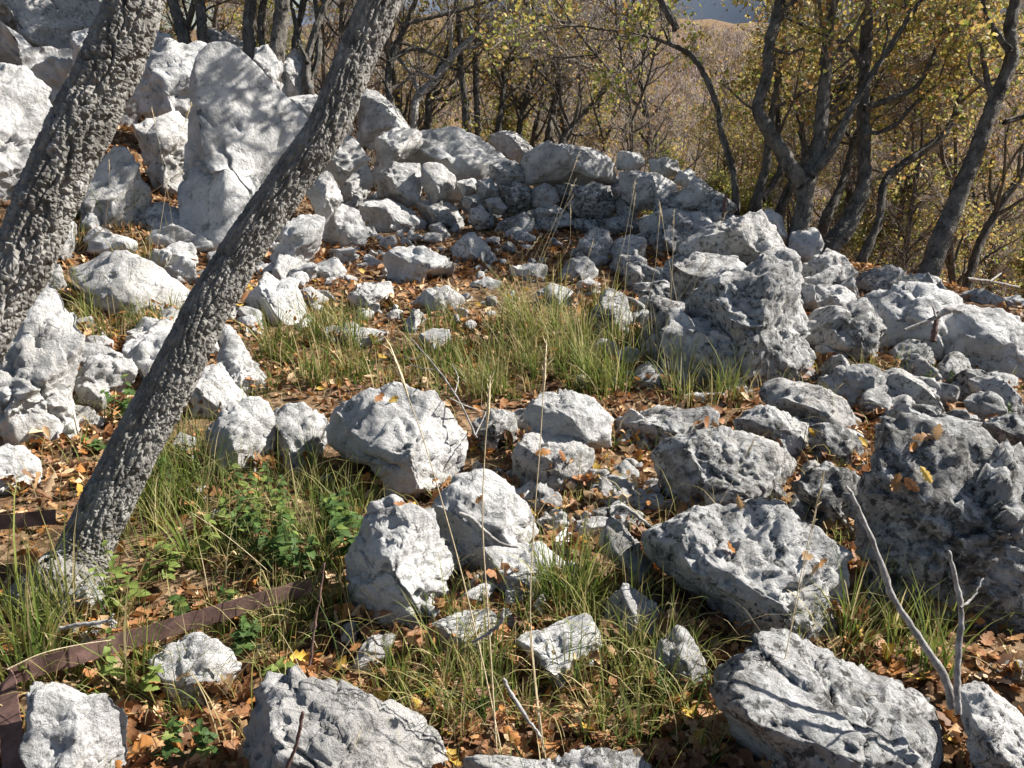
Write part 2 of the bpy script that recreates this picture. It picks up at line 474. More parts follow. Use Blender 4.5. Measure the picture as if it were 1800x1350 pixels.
def rock_shape(rng, sub, w, h, D, rad_fn, rough=1.0, nf=8, pit=0.0, fac=None):
    """local metres: x right, y up, z towards the viewer side"""
    d, Fc = get_ico(sub)
    th = np.arctan2(d[:, 1], d[:, 0]); rho = np.sqrt(d[:, 0] ** 2 + d[:, 1] ** 2)
    p = 2.5
    s = (rho ** p + np.abs(d[:, 2]) ** p) ** (-1 / p)
    rr = rad_fn(th)
    Q = np.stack([np.cos(th) * rho * s, np.sin(th) * rho * s, d[:, 2] * s], 1)
    # facets: flat breaks, set so they leave the outline alone
    base = [(0.05, 0.72, 0.70), (-0.55, -0.25, 0.80), (0.66, 0.20, 0.72), (0.0, 0.3, -0.95)]
    for k in range(nf + (len(fac) if fac else 0)):
        if fac and k >= nf:
            n = np.array(fac[k - nf][:3], float)
        elif k < len(base):
            n = np.array(base[k]) + rng.normal(size=3) * 0.16
        else:
            n = rng.normal(size=3); n /= np.linalg.norm(n); n[2] = math.copysign(max(abs(n[2]), 0.42), n[2] if rng.rand() < 0.3 else 1)
        n /= np.linalg.norm(n)
        off = rng.uniform(0.50, 0.74) if k < 4 else rng.uniform(0.60, 0.86)
        if fac and k >= nf: off = fac[k - nf][3]
        over = np.clip(Q @ n - off, 0, None)
        Q = Q - n * (over * 0.985)[:, None]
    P = np.stack([Q[:, 0] * rr, Q[:, 1] * rr, Q[:, 2] * D], 1)
    A = 0.5 * math.sqrt(w * h)
    so = rng.uniform(0, 200, 3)
    X = P / A
    N = Q / (np.linalg.norm(Q, axis=1)[:, None] + 1e-9)
    # warp for irregular, stepped limestone
    wv = np.stack([pnoise(X * 1.3 + so), pnoise(X * 1.3 + so + 40), pnoise(X * 1.3 + so + 80)], 1)
    disp = 0.028 * fbm(X * 1.25 + so + wv * 0.5, 2)
    g1, o1 = vcell(X * 1.5 + so + 0.35 * wv)             # broken blocks, each tilted its own way
    disp = disp + rough * 0.09 * (o1 * g1).sum(1) + rough * 0.035 * g1[:, 2]
    wf = np.stack([pnoise(X * 6 + so), pnoise(X * 6 + so + 40), pnoise(X * 6 + so + 80)], 1)
    g2, o2 = vcell(X * 4.6 + so + 0.45 * wf)
    m2 = sstep(-0.15, 0.25, pnoise(X * 1.6 + so + 15))
    disp = disp + rough * m2 * (0.055 * (o2 * g2).sum(1) + 0.016 * g2[:, 2])
    disp = disp - 0.085 * rough * np.clip(ridged(X * 1.7 + so + 3 + wf * .12, 2) - 1.05, 0, None) * 1.6   # clefts
    disp = disp + 0.017 * rough * fbm(X * 6.5 + so + 2, 4, 0.66)
    if sub >= 5 and A > 0.10:
        disp = disp + 0.011 * rough * fbm(X * 17 + so, 3, 0.75)
    if sub >= 5:                                          # joints: thin open cracks along warped planes
        for q in range(4):
            n = rng.normal(size=3); n /= np.linalg.norm(n)
            dd = np.abs(X @ n + 0.10 * wf[:, q % 3] + 0.10 * wv[:, (q + 1) % 3] + rng.uniform(-.5, .5))
            disp = disp - 0.075 * np.exp(-(dd / (.022 if sub > 5 else .036)) ** 2) * sstep(-0.05, 0.15, pnoise(X * 1.4 + so + 11 * q))
    bn = np.array([rng.normal() * .35, .85, .5 + rng.normal() * .3]); bn /= np.linalg.norm(bn)      # bedding: layers set back by turns
    lay = (X @ bn) * rng.uniform(2.6, 4.2) + .35 * wv[:, 0] + .16 * wf[:, 1] + 50
    tab = rng.uniform(-1, 1, 100); li = lay.astype(int) % 100
    fr = lay - np.floor(lay)
    step = tab[li] * (1 - sstep(.90, 1.0, fr)) + tab[(li + 1) % 100] * sstep(.90, 1.0, fr)
    disp = disp + .036 * rough * step * sstep(-.25, .15, pnoise(X * 1.1 + so + 90)) - .022 * rough * sstep(.80, .95, fr) * (1 - sstep(.95, 1.0, fr))
    if pit:
        f1, f2 = vor(X * 5.0 + so + wv)
        disp = disp - pit * 0.045 * (sstep(0.52, 0.0, f1) ** 1.5) * sstep(-0.25, 0.35, pnoise(X * 2 + so + 60))
        f1, f2 = vor(X * 13.0 + so + wf * .6)
        disp = disp - pit * 0.020 * sstep(0.5, 0.05, f1) * sstep(-0.2, 0.2, pnoise(X * 3 + so + 30))
    P = P + N * (disp * A)[:, None]
    # breaks and relief eat into the outline: stretch it back to the measured size
    th = np.arctan2(P[:, 1], P[:, 0]); ra = np.hypot(P[:, 0], P[:, 1]) / rad_fn(th)
    nb = 48; bi = ((th + math.pi) / (2 * math.pi) * nb).astype(int) % nb
    mx = np.zeros(nb); np.maximum.at(mx, bi, ra)
    mx = np.where(mx < .3, 1, mx)
    kk = np.array([1, 2, 3, 2, 1.]) / 9
    mx = np.convolve(np.concatenate([mx[-2:], mx, mx[:2]]), kk, 'valid')
    f = np.interp((th + math.pi) / (2 * math.pi) * nb, np.arange(-1, nb + 2) + .5, np.concatenate([mx[-1:], mx, mx[:2]]))
    P[:, :2] /= f[:, None]
    return P, Fc

ROCKN = [0]; BASES = []
def K(label, outline, base=None, t=None, thick=1.0, dark=0.15, rough=1.0, seed=None, cat='rock', name='limestone_rock',
      parent=None, back=0.3, pit=0.0, warm=0.0, nf=14, fac=None, group=None, sub=None, ext=0.26):
    ROCKN[0] += 1
    rng = np.random.RandomState(seed if seed is not None else 1000 + ROCKN[0] * 7)
    pts = parse(outline) if isinstance(outline, str) else np.asarray(outline, float)
    c = 0.5 * (pts.min(0) + pts.max(0))
    w, h = pts.max(0) - pts.min(0)
    if base is None: base = pts[:, 1].max()
    if t is None: t = ground_t(c[0], base)
    low = pts[:, 1] > base - 0.18 * h
    pts = pts.copy(); pts[low, 1] += ext * h + 4
    c = 0.5 * (pts.min(0) + pts.max(0))
    w, h = pts.max(0) - pts.min(0)
    D = thick * 0.46 * (0.55 * min(w, h) + 0.45 * 0.5 * (w + h))
    k0 = t / F_PX
    tc = t + back * D * k0
    k = tc / F_PX
    rad = outline_radius((pts - c) * np.array([1, -1]), np.zeros(2)) * k * 1.03
    nr = len(rad)
    def rad_fn(th):
        x = (th % (2 * math.pi)) / (2 * math.pi) * nr; i = x.astype(int) % nr; f = x - np.floor(x)
        return rad[i] * (1 - f) + rad[(i + 1) % nr] * f
    size = max(w, h)
    if sub is None: sub = 6 if size > 240 else (5 if size > 78 else 4)
    P, Fc = rock_shape(rng, sub, w * k, h * k, D * k, rad_fn, rough, nf, pit, fac)
    Wd = P[:, 0:1] * RT + P[:, 1:2] * UP - P[:, 2:3] * FW + at(c[0], c[1], tc)
    o = at(c[0], base, tc)
    mb = MB(); mb.add(Wd, Fc)
    ob = mb.obj(name, M_ROCK, parent, True, o)
    ob['dark'] = float(dark); ob['warm'] = float(warm)
    if parent is None:
        tag(ob, label, cat, group)
        if t < 6: BASES.append((c[0], base, w, h, t))
    return ob

# ---------------------------------------------------------------- upper left outcrop
B = dict(name='boulder', cat='boulder')
K('tall pale boulder with a branching shadow on its face, behind the leaning trunk', '375,92 415,84 450,118 480,150 540,210 535,245 500,290 470,330 430,385 400,430 360,440 335,410 325,340 335,260 345,200 345,150 360,110', 440, thick=.8, dark=.02, rough=.28, seed=5, nf=0, fac=[(.62, .30, .72, .40), (-.55, .15, .82, .70), (0, 0, -1, .6)], **B)
K('wide cracked boulder partly hidden behind the tall pale boulder', '280,68 340,66 385,85 380,140 350,200 345,240 300,235 250,215 235,160 250,110', 250, t=8.0, thick=.9, dark=.12, **B)
K('pointed boulder with a shaded front wedged left of the tall pale boulder', '303,184 318,205 340,215 342,260 335,320 300,335 270,305 245,250 243,225 275,205', 330, t=7.0, dark=.15, **B)
K('rounded shaded boulder between the thick trunk and the dark hollow', '210,248 245,285 258,330 255,370 240,410 190,425 130,410 110,360 140,310 180,270', 430, t=6.2, dark=.15, **B)
K('huge smooth boulder cut by the left edge of the picture', '0,110 40,120 85,160 105,220 100,300 60,350 -60,370 -140,200 -60,120', 400, t=6.0, thick=.9, dark=.08, rough=.8, **B)
K('grey weathered cliff block at the top left corner', '20,-60 140,-50 172,20 170,70 150,85 90,80 30,60 -40,40 -60,-20', 90, t=9.6, thick=1.1, dark=.25, **B)
K('long white ledge below the top left cliff block', '-40,40 20,45 60,85 130,100 230,95 250,150 200,190 90,165 30,140 -60,120', 190, t=8.4, thick=1.1, dark=.0, **B)
K('small square block on the white ledge beside the thick trunk', '125,55 165,50 175,105 125,110', 112, t=8.1, dark=.05)
K('low ridge of pale rock behind the top left cliff', '170,20 240,30 300,60 300,110 230,120 165,90', 120, t=9.3, dark=.1)
K('grey block behind the dark thin trunk on the upper left', '445,85 470,80 495,110 500,160 470,175 440,150', 165, t=8.8, dark=.2)
K('knobbly upright rock between the two grey trunks on the upper left', '495,100 515,78 535,100 540,155 515,172 490,160', 170, t=9.0, dark=.2)
K('flat grey rock at the feet of the trunks on the skyline', '360,48 400,55 440,80 430,110 380,105 355,80', 105, t=9.6, dark=.15)
K('pale lump leading down behind the leaning trunk', '500,168 540,160 600,175 620,210 590,240 540,240 505,205', 240, t=7.9, dark=.1)
K('white sloping rock tucked behind the leaning trunk', '520,250 570,230 620,240 650,275 600,300 540,300', 300, t=7.4, dark=.05)
K('small grey stone at the foot of the tall pale boulder', '285,440 310,420 340,430 344,460 312,472 287,465', 470, dark=.15)
K('shaded footing rock below the dark hollow', '225,390 280,350 330,380 345,425 300,440 240,440', 440, t=6.3, dark=.25)
K('low domed pale boulder behind the tall dry grass on the left', '105,470 165,440 220,440 260,460 295,490 325,520 335,545 270,552 200,545 140,535 112,505', 545, dark=.06, rough=.7, **B)
K('narrow grey stone left of the low domed boulder', '75,475 105,460 118,500 112,535 82,515', 530, dark=.15)
K('large white hollowed boulder at the left edge below the thick trunk', '55,500 85,495 105,530 130,570 148,600 140,640 125,680 118,740 110,785 60,790 20,770 -10,750 -60,700 -60,600 -20,560 20,530', 790, thick=.9, dark=.0, rough=.9, seed=12, **B)
K('grey rounded stone at the left edge beneath the white hollowed boulder', '-10,785 30,785 60,810 65,840 55,862 10,868 -40,845 -40,800', 866, dark=.12)
K('small pale rock with two lobes right of the white hollowed boulder', '150,620 185,625 220,630 234,650 228,675 195,685 190,712 150,712 133,685 142,645', 712, dark=.05)
K('white angular rock disappearing behind the leaning trunk', '215,600 255,585 300,580 340,600 330,650 285,690 245,665 225,630', 690, dark=.02)
K('little white block left of the leaning trunk above the angular rock', '275,545 300,537 330,555 325,585 285,582', 583, dark=.03)
K('dark topped wedge of rock right of the leaning trunk', '395,585 415,588 440,630 469,670 460,692 420,692 392,668 382,620', 692, dark=.2)
K('bright white slab leaning behind the trunk base', '335,650 385,636 405,670 428,702 395,735 350,735 320,700', 735, dark=.0)
K('pale upright boulder with a shaded right side left of the square stone', '360,772 390,720 430,697 462,705 478,732 476,805 440,830 400,830 362,815', 828, dark=.05, **B)
K('square grey stone standing between two pale boulders', '478,716 530,708 572,735 569,780 550,815 505,826 479,805', 824, dark=.22)
K('half buried grey stone right of the trunk in the litter', '288,788 312,760 342,770 342,803 300,806', 806, dark=.12)
K('lumpy pale rock with a grooved front right of the leaning trunk', '430,525 465,475 482,490 520,488 526,520 541,560 500,567 460,563 432,548', 566, dark=.05)
K('small wedge stone beside the lumpy pale rock', '525,512 545,503 577,525 560,538 535,532', 538, dark=.1)
K('small stone below the lumpy pale rock', '415,562 440,553 462,568 458,588 425,588', 588, dark=.1)
K('smooth white rock right of the leaning trunk above the lumpy rock', '500,390 530,372 565,372 572,410 540,452 500,477 468,468 478,435', 477, dark=.0)
K('white grooved rock above the smooth white rock', '545,312 575,298 592,320 600,350 565,375 540,345', 375, t=6.7, dark=.02)
K('cracked pale rock at the left end of the stone wall', '590,285 640,280 656,310 642,345 625,373 590,364 573,322', 373, dark=.1)
K('white angular rock in front of the cracked pale rock', '568,378 600,358 630,370 647,405 641,432 590,437 562,412', 437, dark=.02)
K('small grey stone left on the enclosure floor', '555,462 590,450 607,475 590,497 560,492', 497, dark=.2)
# ---------------------------------------------------------------- centre back
K('steep boulder in tree shade left of the large white dome', '640,153 665,160 700,190 715,215 745,228 700,240 660,240 626,230 626,200', 240, t=9.4, dark=.15, **B)
K('large white domed boulder with cracks at the back of the enclosure', '765,222 800,220 840,235 875,260 895,282 870,305 830,320 790,320 745,295 700,282 690,258 715,233 740,224', 320, t=8.6, thick=.9, dark=.0, rough=.7, seed=21, **B)
K('white sloping rock crossed by diagonal shadows left of the dome', '655,245 700,222 742,228 740,250 700,288 655,308 645,300 662,270', 308, t=8.3, dark=.03, **B)
K('pale boulder with a split front below the dome', '663,302 690,285 736,285 744,312 735,338 715,344 675,338 658,316', 343, t=8.0, dark=.03, **B)
K('pale rounded boulder right of the split one below the dome', '743,288 775,288 802,312 797,332 760,343 740,322', 343, t=7.95, dark=.03)
K('small pale block at the foot of the rounded boulder', '785,337 805,330 812,352 796,364 775,352', 364, dark=.08)
K('rough white rock on the skyline right of the dome', '862,232 890,226 915,235 935,255 947,268 900,272 870,258 858,242', 270, t=10.0, dark=.08)
K('long pale rock at the wall foot with a shaded right end', '640,350 680,345 720,365 752,390 737,402 690,407 645,402 632,372', 406, dark=.06)
K('grey sloping rock right of the long pale rock', '725,355 760,345 800,360 816,380 810,402 770,394 740,378', 402, dark=.22)
K('small stone in front of the grey sloping rock', '752,396 775,390 788,406 762,412', 411, dark=.2)
K('flat grey stone above the long pale rock', '660,335 700,340 703,360 665,352', 361, dark=.15)

# ---------------------------------------------------------------- drystone wall
wo_ = at(1040, 400, 8.0)
wall = thing('drystone_wall', wo_, 'rough drystone wall of weathered limestone closing the back of the enclosure', 'stone wall')
TW = ground_t(1000, 408)
WS = dict(name='stone', parent=wall, base=500)
K(None, '915,275 945,255 1000,250 1045,258 1065,265 1084,280 1084,312 1040,317 990,318 925,322 911,300', t=TW + .05, dark=.12, thick=1.5, seed=33, **WS)
K(None, '1085,268 1105,263 1128,270 1136,290 1110,300 1085,298', t=TW + .35, dark=.05, **WS)
K(None, '1140,282 1165,275 1190,280 1198,302 1170,312 1145,302', t=TW + .3, dark=.1, **WS)
K(None, '1088,305 1120,298 1160,305 1190,320 1190,342 1165,366 1120,366 1093,345', t=TW - .1, dark=.12, **WS)
K(None, '860,290 890,280 913,285 925,318 910,328 880,328 862,312', t=TW + .15, dark=.4, **WS)
K(None, '875,325 905,318 935,330 937,360 915,375 888,372', t=TW, dark=.6, pit=.6, **WS)
K(None, '933,330 960,320 977,330 984,355 960,367 936,362', t=TW, dark=.3, **WS)
K(None, '1000,330 1040,320 1076,328 1081,362 1060,388 1010,390 996,360', t=TW, dark=.62, thick=1.2, **WS)
K(None, '880,387 920,373 941,384 943,407 905,417 868,407', t=TW - .15, dark=.45, **WS)
K(None, '933,368 980,361 1000,375 965,388 935,384', t=TW - .05, dark=.35, **WS)
K(None, '823,372 845,358 866,375 870,398 840,404 823,390', t=TW - .05, dark=.35, **WS)
K(None, '853,350 875,345 892,366 880,378 860,372', t=TW - .05, dark=.15, **WS)
K(None, '838,318 865,312 875,340 850,350 836,335', t=TW + .1, dark=.25, **WS)
K(None, '815,345 840,340 850,360 825,370 812,360', t=TW + .05, dark=.25, **WS)
K(None, '860,328 880,326 886,348 866,350', t=TW + .1, dark=.3, **WS)
K(None, '800,318 835,312 842,335 812,345', t=TW + .3, dark=.15, **WS)
K(None, '945,378 1000,372 1010,395 960,408 940,400', t=TW - .05, dark=.4, **WS)
K(None, '1080,345 1100,340 1130,365 1115,390 1085,385', t=TW + .05, dark=.5, **WS)
K(None, '978,325 1002,322 1004,350 985,356', t=TW + .15, dark=.4, **WS)
K(None, '1122,380 1170,368 1240,373 1267,395 1240,422 1200,432 1150,427 1128,402', t=TW - .55, dark=.25, **WS)
K(None, '1205,330 1222,308 1240,318 1264,345 1272,382 1240,375 1190,370 1178,352', t=TW - .25, dark=.12, **WS)
K(None, '1265,345 1285,350 1293,385 1268,385', t=TW - .1, dark=.1, **WS)
K(None, '1150,350 1190,345 1215,370 1190,385 1150,378', t=TW - .2, dark=.35, **WS)
K(None, '1195,300 1215,295 1228,315 1205,330 1185,318', t=TW + .1, dark=.1, **WS)
K(None, '1240,372 1290,375 1330,385 1325,410 1270,415 1235,400', t=TW - .45, dark=.3, **WS)
K(None, '1060,385 1100,378 1130,395 1125,420 1080,420 1055,405', t=TW - .1, dark=.5, **WS)
K(None, '1010,385 1055,385 1070,405 1040,418 1005,408', t=TW - .02, dark=.5, **WS)
K(None, '1130,420 1190,425 1215,440 1190,462 1140,460', t=TW - .6, dark=.5, **WS)
_r = np.random.RandomState(3)
for k_ in range(22):     # hearting behind the face
    u_ = _r.uniform(850, 1270); v_ = _r.uniform(330, 400) + max(0, u_ - 1100) * .12
    s_ = _r.uniform(20, 38)
    a_ = np.arange(7) / 7 * 6.283
    q_ = np.stack([u_ + np.cos(a_) * s_ * _r.uniform(.8, 1.4, 7), v_ + np.sin(a_) * s_ * _r.uniform(.6, 1.0, 7)], 1)
    K(None, q_, t=TW + .42 - max(0, u_ - 1080) * .0042, dark=.5, sub=3, **WS)

# ---------------------------------------------------------------- enclosure floor
K('two lobed grey stone on the leaf floor in front of the wall', '795,432 825,405 845,418 862,435 861,452 820,457 798,447', 456, dark=.15)
K('upright grey stone with a bright crest right of the floor leaves', '1018,422 1045,400 1070,405 1080,435 1067,462 1030,468 1013,447', 467, dark=.25)
K('square shaded stone beside the upright grey stone', '1083,420 1110,411 1137,418 1134,462 1090,468 1073,445', 468, dark=.35)
K('white angular rock broken in two on the enclosure floor', '676,452 700,435 740,430 767,445 802,460 797,477 760,487 720,503 688,497 678,470', 501, dark=.02, seed=45)
K('flat topped grey stone left of the middle on the floor', '610,522 640,495 686,494 692,520 670,542 628,547', 545, dark=.2)
K('broad grey stone with a notched underside on the floor', '718,532 750,508 790,501 817,525 802,547 760,554 733,542', 552, dark=.25)
K('long flat stone lying in grass on the floor', '570,590 590,578 640,575 684,582 665,607 605,610', 608, dark=.25)
K('small white stone in the grass of the enclosure', '733,592 760,577 790,580 795,612 770,624 743,608', 620, dark=.03)
K('small pale slab under the leaning dry stalks', '893,470 930,461 962,465 960,492 908,488', 491, dark=.1)
K('rounded grey stone behind the middle grass tuft', '938,517 970,497 1007,510 1015,535 957,540', 538, dark=.3)
K('little grey stone on the floor left of the pale slab', '828,500 855,486 882,495 872,508', 508, dark=.2)
K('little pale stone right of the rounded grey stone', '1013,497 1035,487 1057,500 1052,518 1018,518', 518, dark=.1)
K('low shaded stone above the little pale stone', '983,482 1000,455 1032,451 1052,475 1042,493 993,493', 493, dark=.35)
K('craggy grey rock with a bright right edge right of the grass', '1022,570 1060,522 1100,518 1114,560 1107,592 1060,594 1028,590', 593, dark=.5, pit=.5)
K('small grey block right of the tall grass', '1128,607 1150,586 1174,600 1172,642 1128,642', 641, dark=.2)
K('small shaded block under the grey block', '1108,657 1140,634 1177,660 1172,688 1118,684', 687, dark=.35)
K('tiny spotted stone behind the foreground wall', '1008,672 1020,657 1042,670 1040,692 1013,692', 691, dark=.2)
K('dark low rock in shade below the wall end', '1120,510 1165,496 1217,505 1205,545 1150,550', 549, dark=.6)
K('chip of pale stone beside the dark low rock', '1138,560 1150,541 1167,555 1167,575', 574, dark=.05)
K('pointed pale stone left of the rounded grey stone', '888,520 902,510 914,524 908,538 890,534', 538, dark=.1)
# ---------------------------------------------------------------- right flank
K('long ridge boulder with a flat lit top at the right of the wall', '1195,430 1245,395 1300,377 1335,374 1355,390 1370,415 1388,447 1370,470 1310,465 1250,470 1205,455', 560, t=6.0, dark=.3, thick=1.0, **B)
K('tall shaded boulder with one bright right face at the right of the enclosure', '1213,520 1250,490 1300,470 1345,443 1382,460 1412,500 1418,560 1428,620 1417,662 1380,672 1340,672 1280,668 1225,640 1208,560', 670, dark=.42, thick=1.1, seed=70, **B)
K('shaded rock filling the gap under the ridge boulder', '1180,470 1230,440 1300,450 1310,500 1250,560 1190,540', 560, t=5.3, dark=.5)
K('shaded domed boulder behind the bright ridge on the right', '1393,482 1430,450 1460,436 1492,445 1510,480 1507,505 1450,510 1408,498', 520, dark=.4, **B)
K('low pale rock below the shaded domed boulder', '1413,522 1440,498 1475,500 1512,520 1502,545 1450,560 1418,545', 558, dark=.2)
K('dark rounded boulder right of the shaded domed one', '1508,502 1540,470 1570,464 1612,490 1592,520 1550,530 1513,522', 528, dark=.5, **B)
K('big pale boulder with dappled light beneath the right trees', '1540,517 1600,491 1650,494 1703,525 1698,580 1650,600 1627,630 1560,635 1528,605', 640, dark=.18, rough=1.0, seed=74, **B)
K('broad dappled boulder running off the right edge', '1645,575 1700,535 1760,543 1800,558 1860,600 1830,660 1720,657 1655,630', 658, dark=.18, rough=.8, **B)
K('dark fissured ridge left of the big pale boulder', '1448,590 1480,540 1530,518 1555,570 1540,625 1480,630 1440,610', 640, t=4.75, dark=.55)
K('shaded square boulder in the hollow below the big pale boulder', '1463,662 1480,645 1530,638 1562,665 1547,702 1510,715 1470,695', 714, dark=.35)
K('flat grey rock at the right edge beneath the broad boulder', '1685,665 1750,653 1795,660 1785,690 1697,690', 690, dark=.35)
K('jagged rock with a pocked lit top beside the tall shaded boulder', '1198,597 1225,585 1250,566 1292,590 1327,630 1337,662 1325,684 1270,679 1220,674 1198,640', 682, dark=.5, pit=.8, seed=80, **B)
K('long curved slab sloping down to the right with a grass tuft', '1343,680 1380,663 1440,678 1482,698 1522,740 1545,767 1500,770 1440,750 1380,725 1343,703', 769, dark=.25)
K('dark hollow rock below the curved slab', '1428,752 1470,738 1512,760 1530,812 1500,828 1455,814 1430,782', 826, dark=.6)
K('flat lichen covered rock behind the round spotted boulder', '1285,742 1340,710 1392,725 1432,750 1438,792 1400,800 1330,775 1292,762', 800, dark=.4)
K('low ridge of grey rock in line with the foreground stones', '1070,762 1110,740 1170,725 1240,713 1287,725 1282,748 1220,765 1160,775 1110,787 1073,783', 786, dark=.4)
K('pale low stone between the ridge and the tall grass', '1180,700 1220,690 1280,690 1300,705 1260,716 1200,715', 716, dark=.1)
K('little white stone left of the curved slab', '1280,684 1296,678 1312,690 1308,705 1284,705', 705, dark=.03)
K('broken slab under the shaded square boulder', '1518,703 1560,690 1582,720 1562,745 1528,733', 744, dark=.25)
K('low grey rock in front of the bright faced boulder', '1435,607 1470,608 1505,616 1482,645 1440,640', 644, dark=.3)
K('pale rock at the foot of the forked tree', '1390,408 1440,400 1450,432 1425,455 1385,445', 455, t=6.9, dark=.08)
K('small white rock beside the ridge boulder under the trees', '1330,380 1355,364 1378,380 1380,408 1345,410', 410, t=7.0, dark=.08)
K('pale stone on the slope edge at the far right', '1755,527 1790,518 1820,535 1790,555 1760,548', 555, t=6.6, dark=.15)
K('pale stones lip behind the broad dappled boulder', '1690,515 1730,505 1765,525 1740,548 1700,545', 550, t=6.4, dark=.25)
# ---------------------------------------------------------------- foreground centre
K('big white boulder in the middle with a brown leaf on its top', '570,757 600,710 650,680 710,674 757,685 787,725 812,760 819,790 792,842 750,864 690,872 678,835 640,818 600,812 573,785', 870, thick=1.1, dark=.06, rough=.75, seed=91, **B)
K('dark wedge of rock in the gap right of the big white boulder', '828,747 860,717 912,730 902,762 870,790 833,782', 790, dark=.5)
K('cracked pale boulder capping the grey one in the middle', '918,727 955,690 1000,684 1042,700 1078,735 1073,765 1010,763 948,760', 765, t=3.5, dark=.15, seed=93, **B)
K('grey boulder with fallen leaves on its ledge in the middle', '898,802 920,765 960,755 1010,758 1043,790 1043,832 1010,858 950,868 913,853', 868, dark=.32, **B)
K('small speckled stone under the grey leafy boulder', '913,882 950,848 987,870 993,898 950,907', 906, dark=.3)
K('tall craggy white boulder at the front centre', '603,988 640,925 648,880 690,867 722,885 762,905 772,950 787,985 803,1020 762,1032 778,1082 745,1098 680,1088 618,1072 601,1032', 1097, dark=.12, rough=1.2, pit=.2, seed=97, **B)
K('pale veined boulder leaning against the craggy front one', '758,892 800,838 850,828 892,850 932,900 946,940 932,978 880,990 830,990 785,978 762,945', 1000, dark=.12, rough=1.0, seed=98, **B)
K('low grey slab with fanned grass shadows in the centre front', '830,965 880,962 950,955 1003,1000 963,1035 858,1025', 1036, dark=.12)
K('narrow wedge slab pointing up among the leaves', '1053,937 1075,903 1107,935 1148,990 1151,1032 1120,1040 1083,995 1058,972', 1040, dark=.3, thick=.8)
K('small stone speckled black left of the round spotted boulder', '1038,882 1060,838 1092,870 1097,898 1058,900', 899, dark=.35)
K('grey lump behind the small black speckled stone', '1068,832 1100,808 1124,830 1114,862 1080,862', 861, dark=.35)
K('flat grey stone with a straight top edge at the bottom centre', '748,1102 800,1083 857,1073 885,1105 872,1140 800,1146 752,1133', 1145, dark=.2)
K('pale stone with a notched peak among bottom centre grass', '900,1125 955,1108 1000,1095 1042,1083 1058,1130 1043,1165 1000,1198 950,1170', 1195, dark=.15)
K('flat triangular stone right of the green grass clump', '1070,1060 1100,1028 1152,1060 1181,1097 1152,1120 1090,1135 1065,1110', 1133, dark=.2)
K('little pale stone half under the green grass clump', '968,947 990,934 1012,950 1007,974 973,972', 973, dark=.1)
K('upright wedge stone with a shaded left half at the bottom', '1147,1152 1195,1103 1217,1120 1243,1170 1253,1217 1220,1236 1187,1220', 1234, dark=.15, thick=.9)
K('round boulder spotted with pale lichen discs', '1153,802 1175,775 1230,761 1270,751 1322,764 1382,784 1413,815 1407,842 1372,873 1310,895 1250,910 1198,895 1167,852', 910, dark=.46, pit=.2, rough=.9, seed=104, **B)
K('large pitted grey boulder with a curved dark crack', '1137,952 1180,928 1240,898 1310,888 1377,878 1398,905 1443,935 1478,975 1484,1010 1468,1060 1464,1123 1420,1126 1380,1101 1320,1091 1250,1071 1188,1034 1147,992', 1126, dark=.36, pit=.3, thick=1.1, nf=6, seed=105, **B)
K('dark knobbly rock left of the giant right boulder', '1398,852 1430,824 1492,823 1528,860 1528,902 1512,948 1475,945 1448,938 1437,902 1408,877', 950, dark=.65, pit=.9)
K('giant dark pitted boulder filling the right side', '1574,742 1620,726 1652,730 1702,744 1750,752 1768,775 1810,805 1880,900 1880,1050 1800,1105 1720,1090 1600,1080 1537,1035 1522,960 1512,880 1522,830 1557,780 1562,730', 1100, dark=.52, pit=.8, thick=.65, rough=1.3, seed=123, nf=9, fac=[(.1, .62, .78, .60), (-.05, -.5, .86, .56)], **B)
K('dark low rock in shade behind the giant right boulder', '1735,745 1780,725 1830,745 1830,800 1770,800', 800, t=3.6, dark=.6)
K('long boulder with a lit top and dark lichen side at the bottom right', '1255,1192 1300,1158 1372,1133 1422,1138 1502,1178 1572,1213 1642,1238 1684,1265 1705,1312 1662,1370 1560,1420 1400,1410 1298,1300 1262,1235', 1420, dark=.48, pit=.2, thick=1.0, seed=109, **B)
K('smooth pale stone in the bottom right corner', '1697,1222 1740,1208 1802,1258 1840,1300 1810,1410 1720,1400 1697,1305', 1410, dark=.2)
K('small half buried stone above the bottom right corner', '1735,1172 1765,1158 1805,1165 1808,1198 1750,1200', 1200, dark=.4)
K('broad pale boulder at the bottom edge marked with a white lichen patch', '425,1262 460,1203 520,1188 582,1208 652,1233 712,1270 764,1310 790,1355 770,1430 600,1450 470,1410 415,1325', 1440, dark=.2, rough=1.0, pit=.25, seed=113, **B)
K('dark wet looking rock along the bottom edge', '795,1345 850,1325 950,1347 1010,1330 1102,1328 1155,1362 1105,1430 850,1430', 1430, dark=.4)
K('grey boulder in the bottom left corner inside the rusty strip', '43,1217 80,1203 130,1223 182,1233 208,1270 203,1355 172,1410 60,1410 35,1305', 1410, dark=.15, rough=.8, seed=115, **B)
K('pale stone striped by grass shadows right of the rusty strip', '268,1150 340,1113 392,1123 421,1165 413,1204 360,1236 300,1226 265,1185', 1235, dark=.12)
K('grey knob in the grass under the herb leaves', '353,922 375,897 402,905 400,938 363,944', 943, dark=.3, warm=.5)
K('stone at the foot of the leaning trunk', '128,1042 165,1018 184,1060 152,1095', 1094, dark=.2)
K('flat white stone behind the rusty strip', '100,1103 190,1092 204,1120 120,1140', 1138, dark=.05)
K('small grey stone in the litter right of the trunk', '323,862 360,853 373,882 333,890', 889, dark=.2)
K('pale stone at the foot of the upright pale boulder', '545,842 575,835 590,850 565,862', 862, dark=.15)

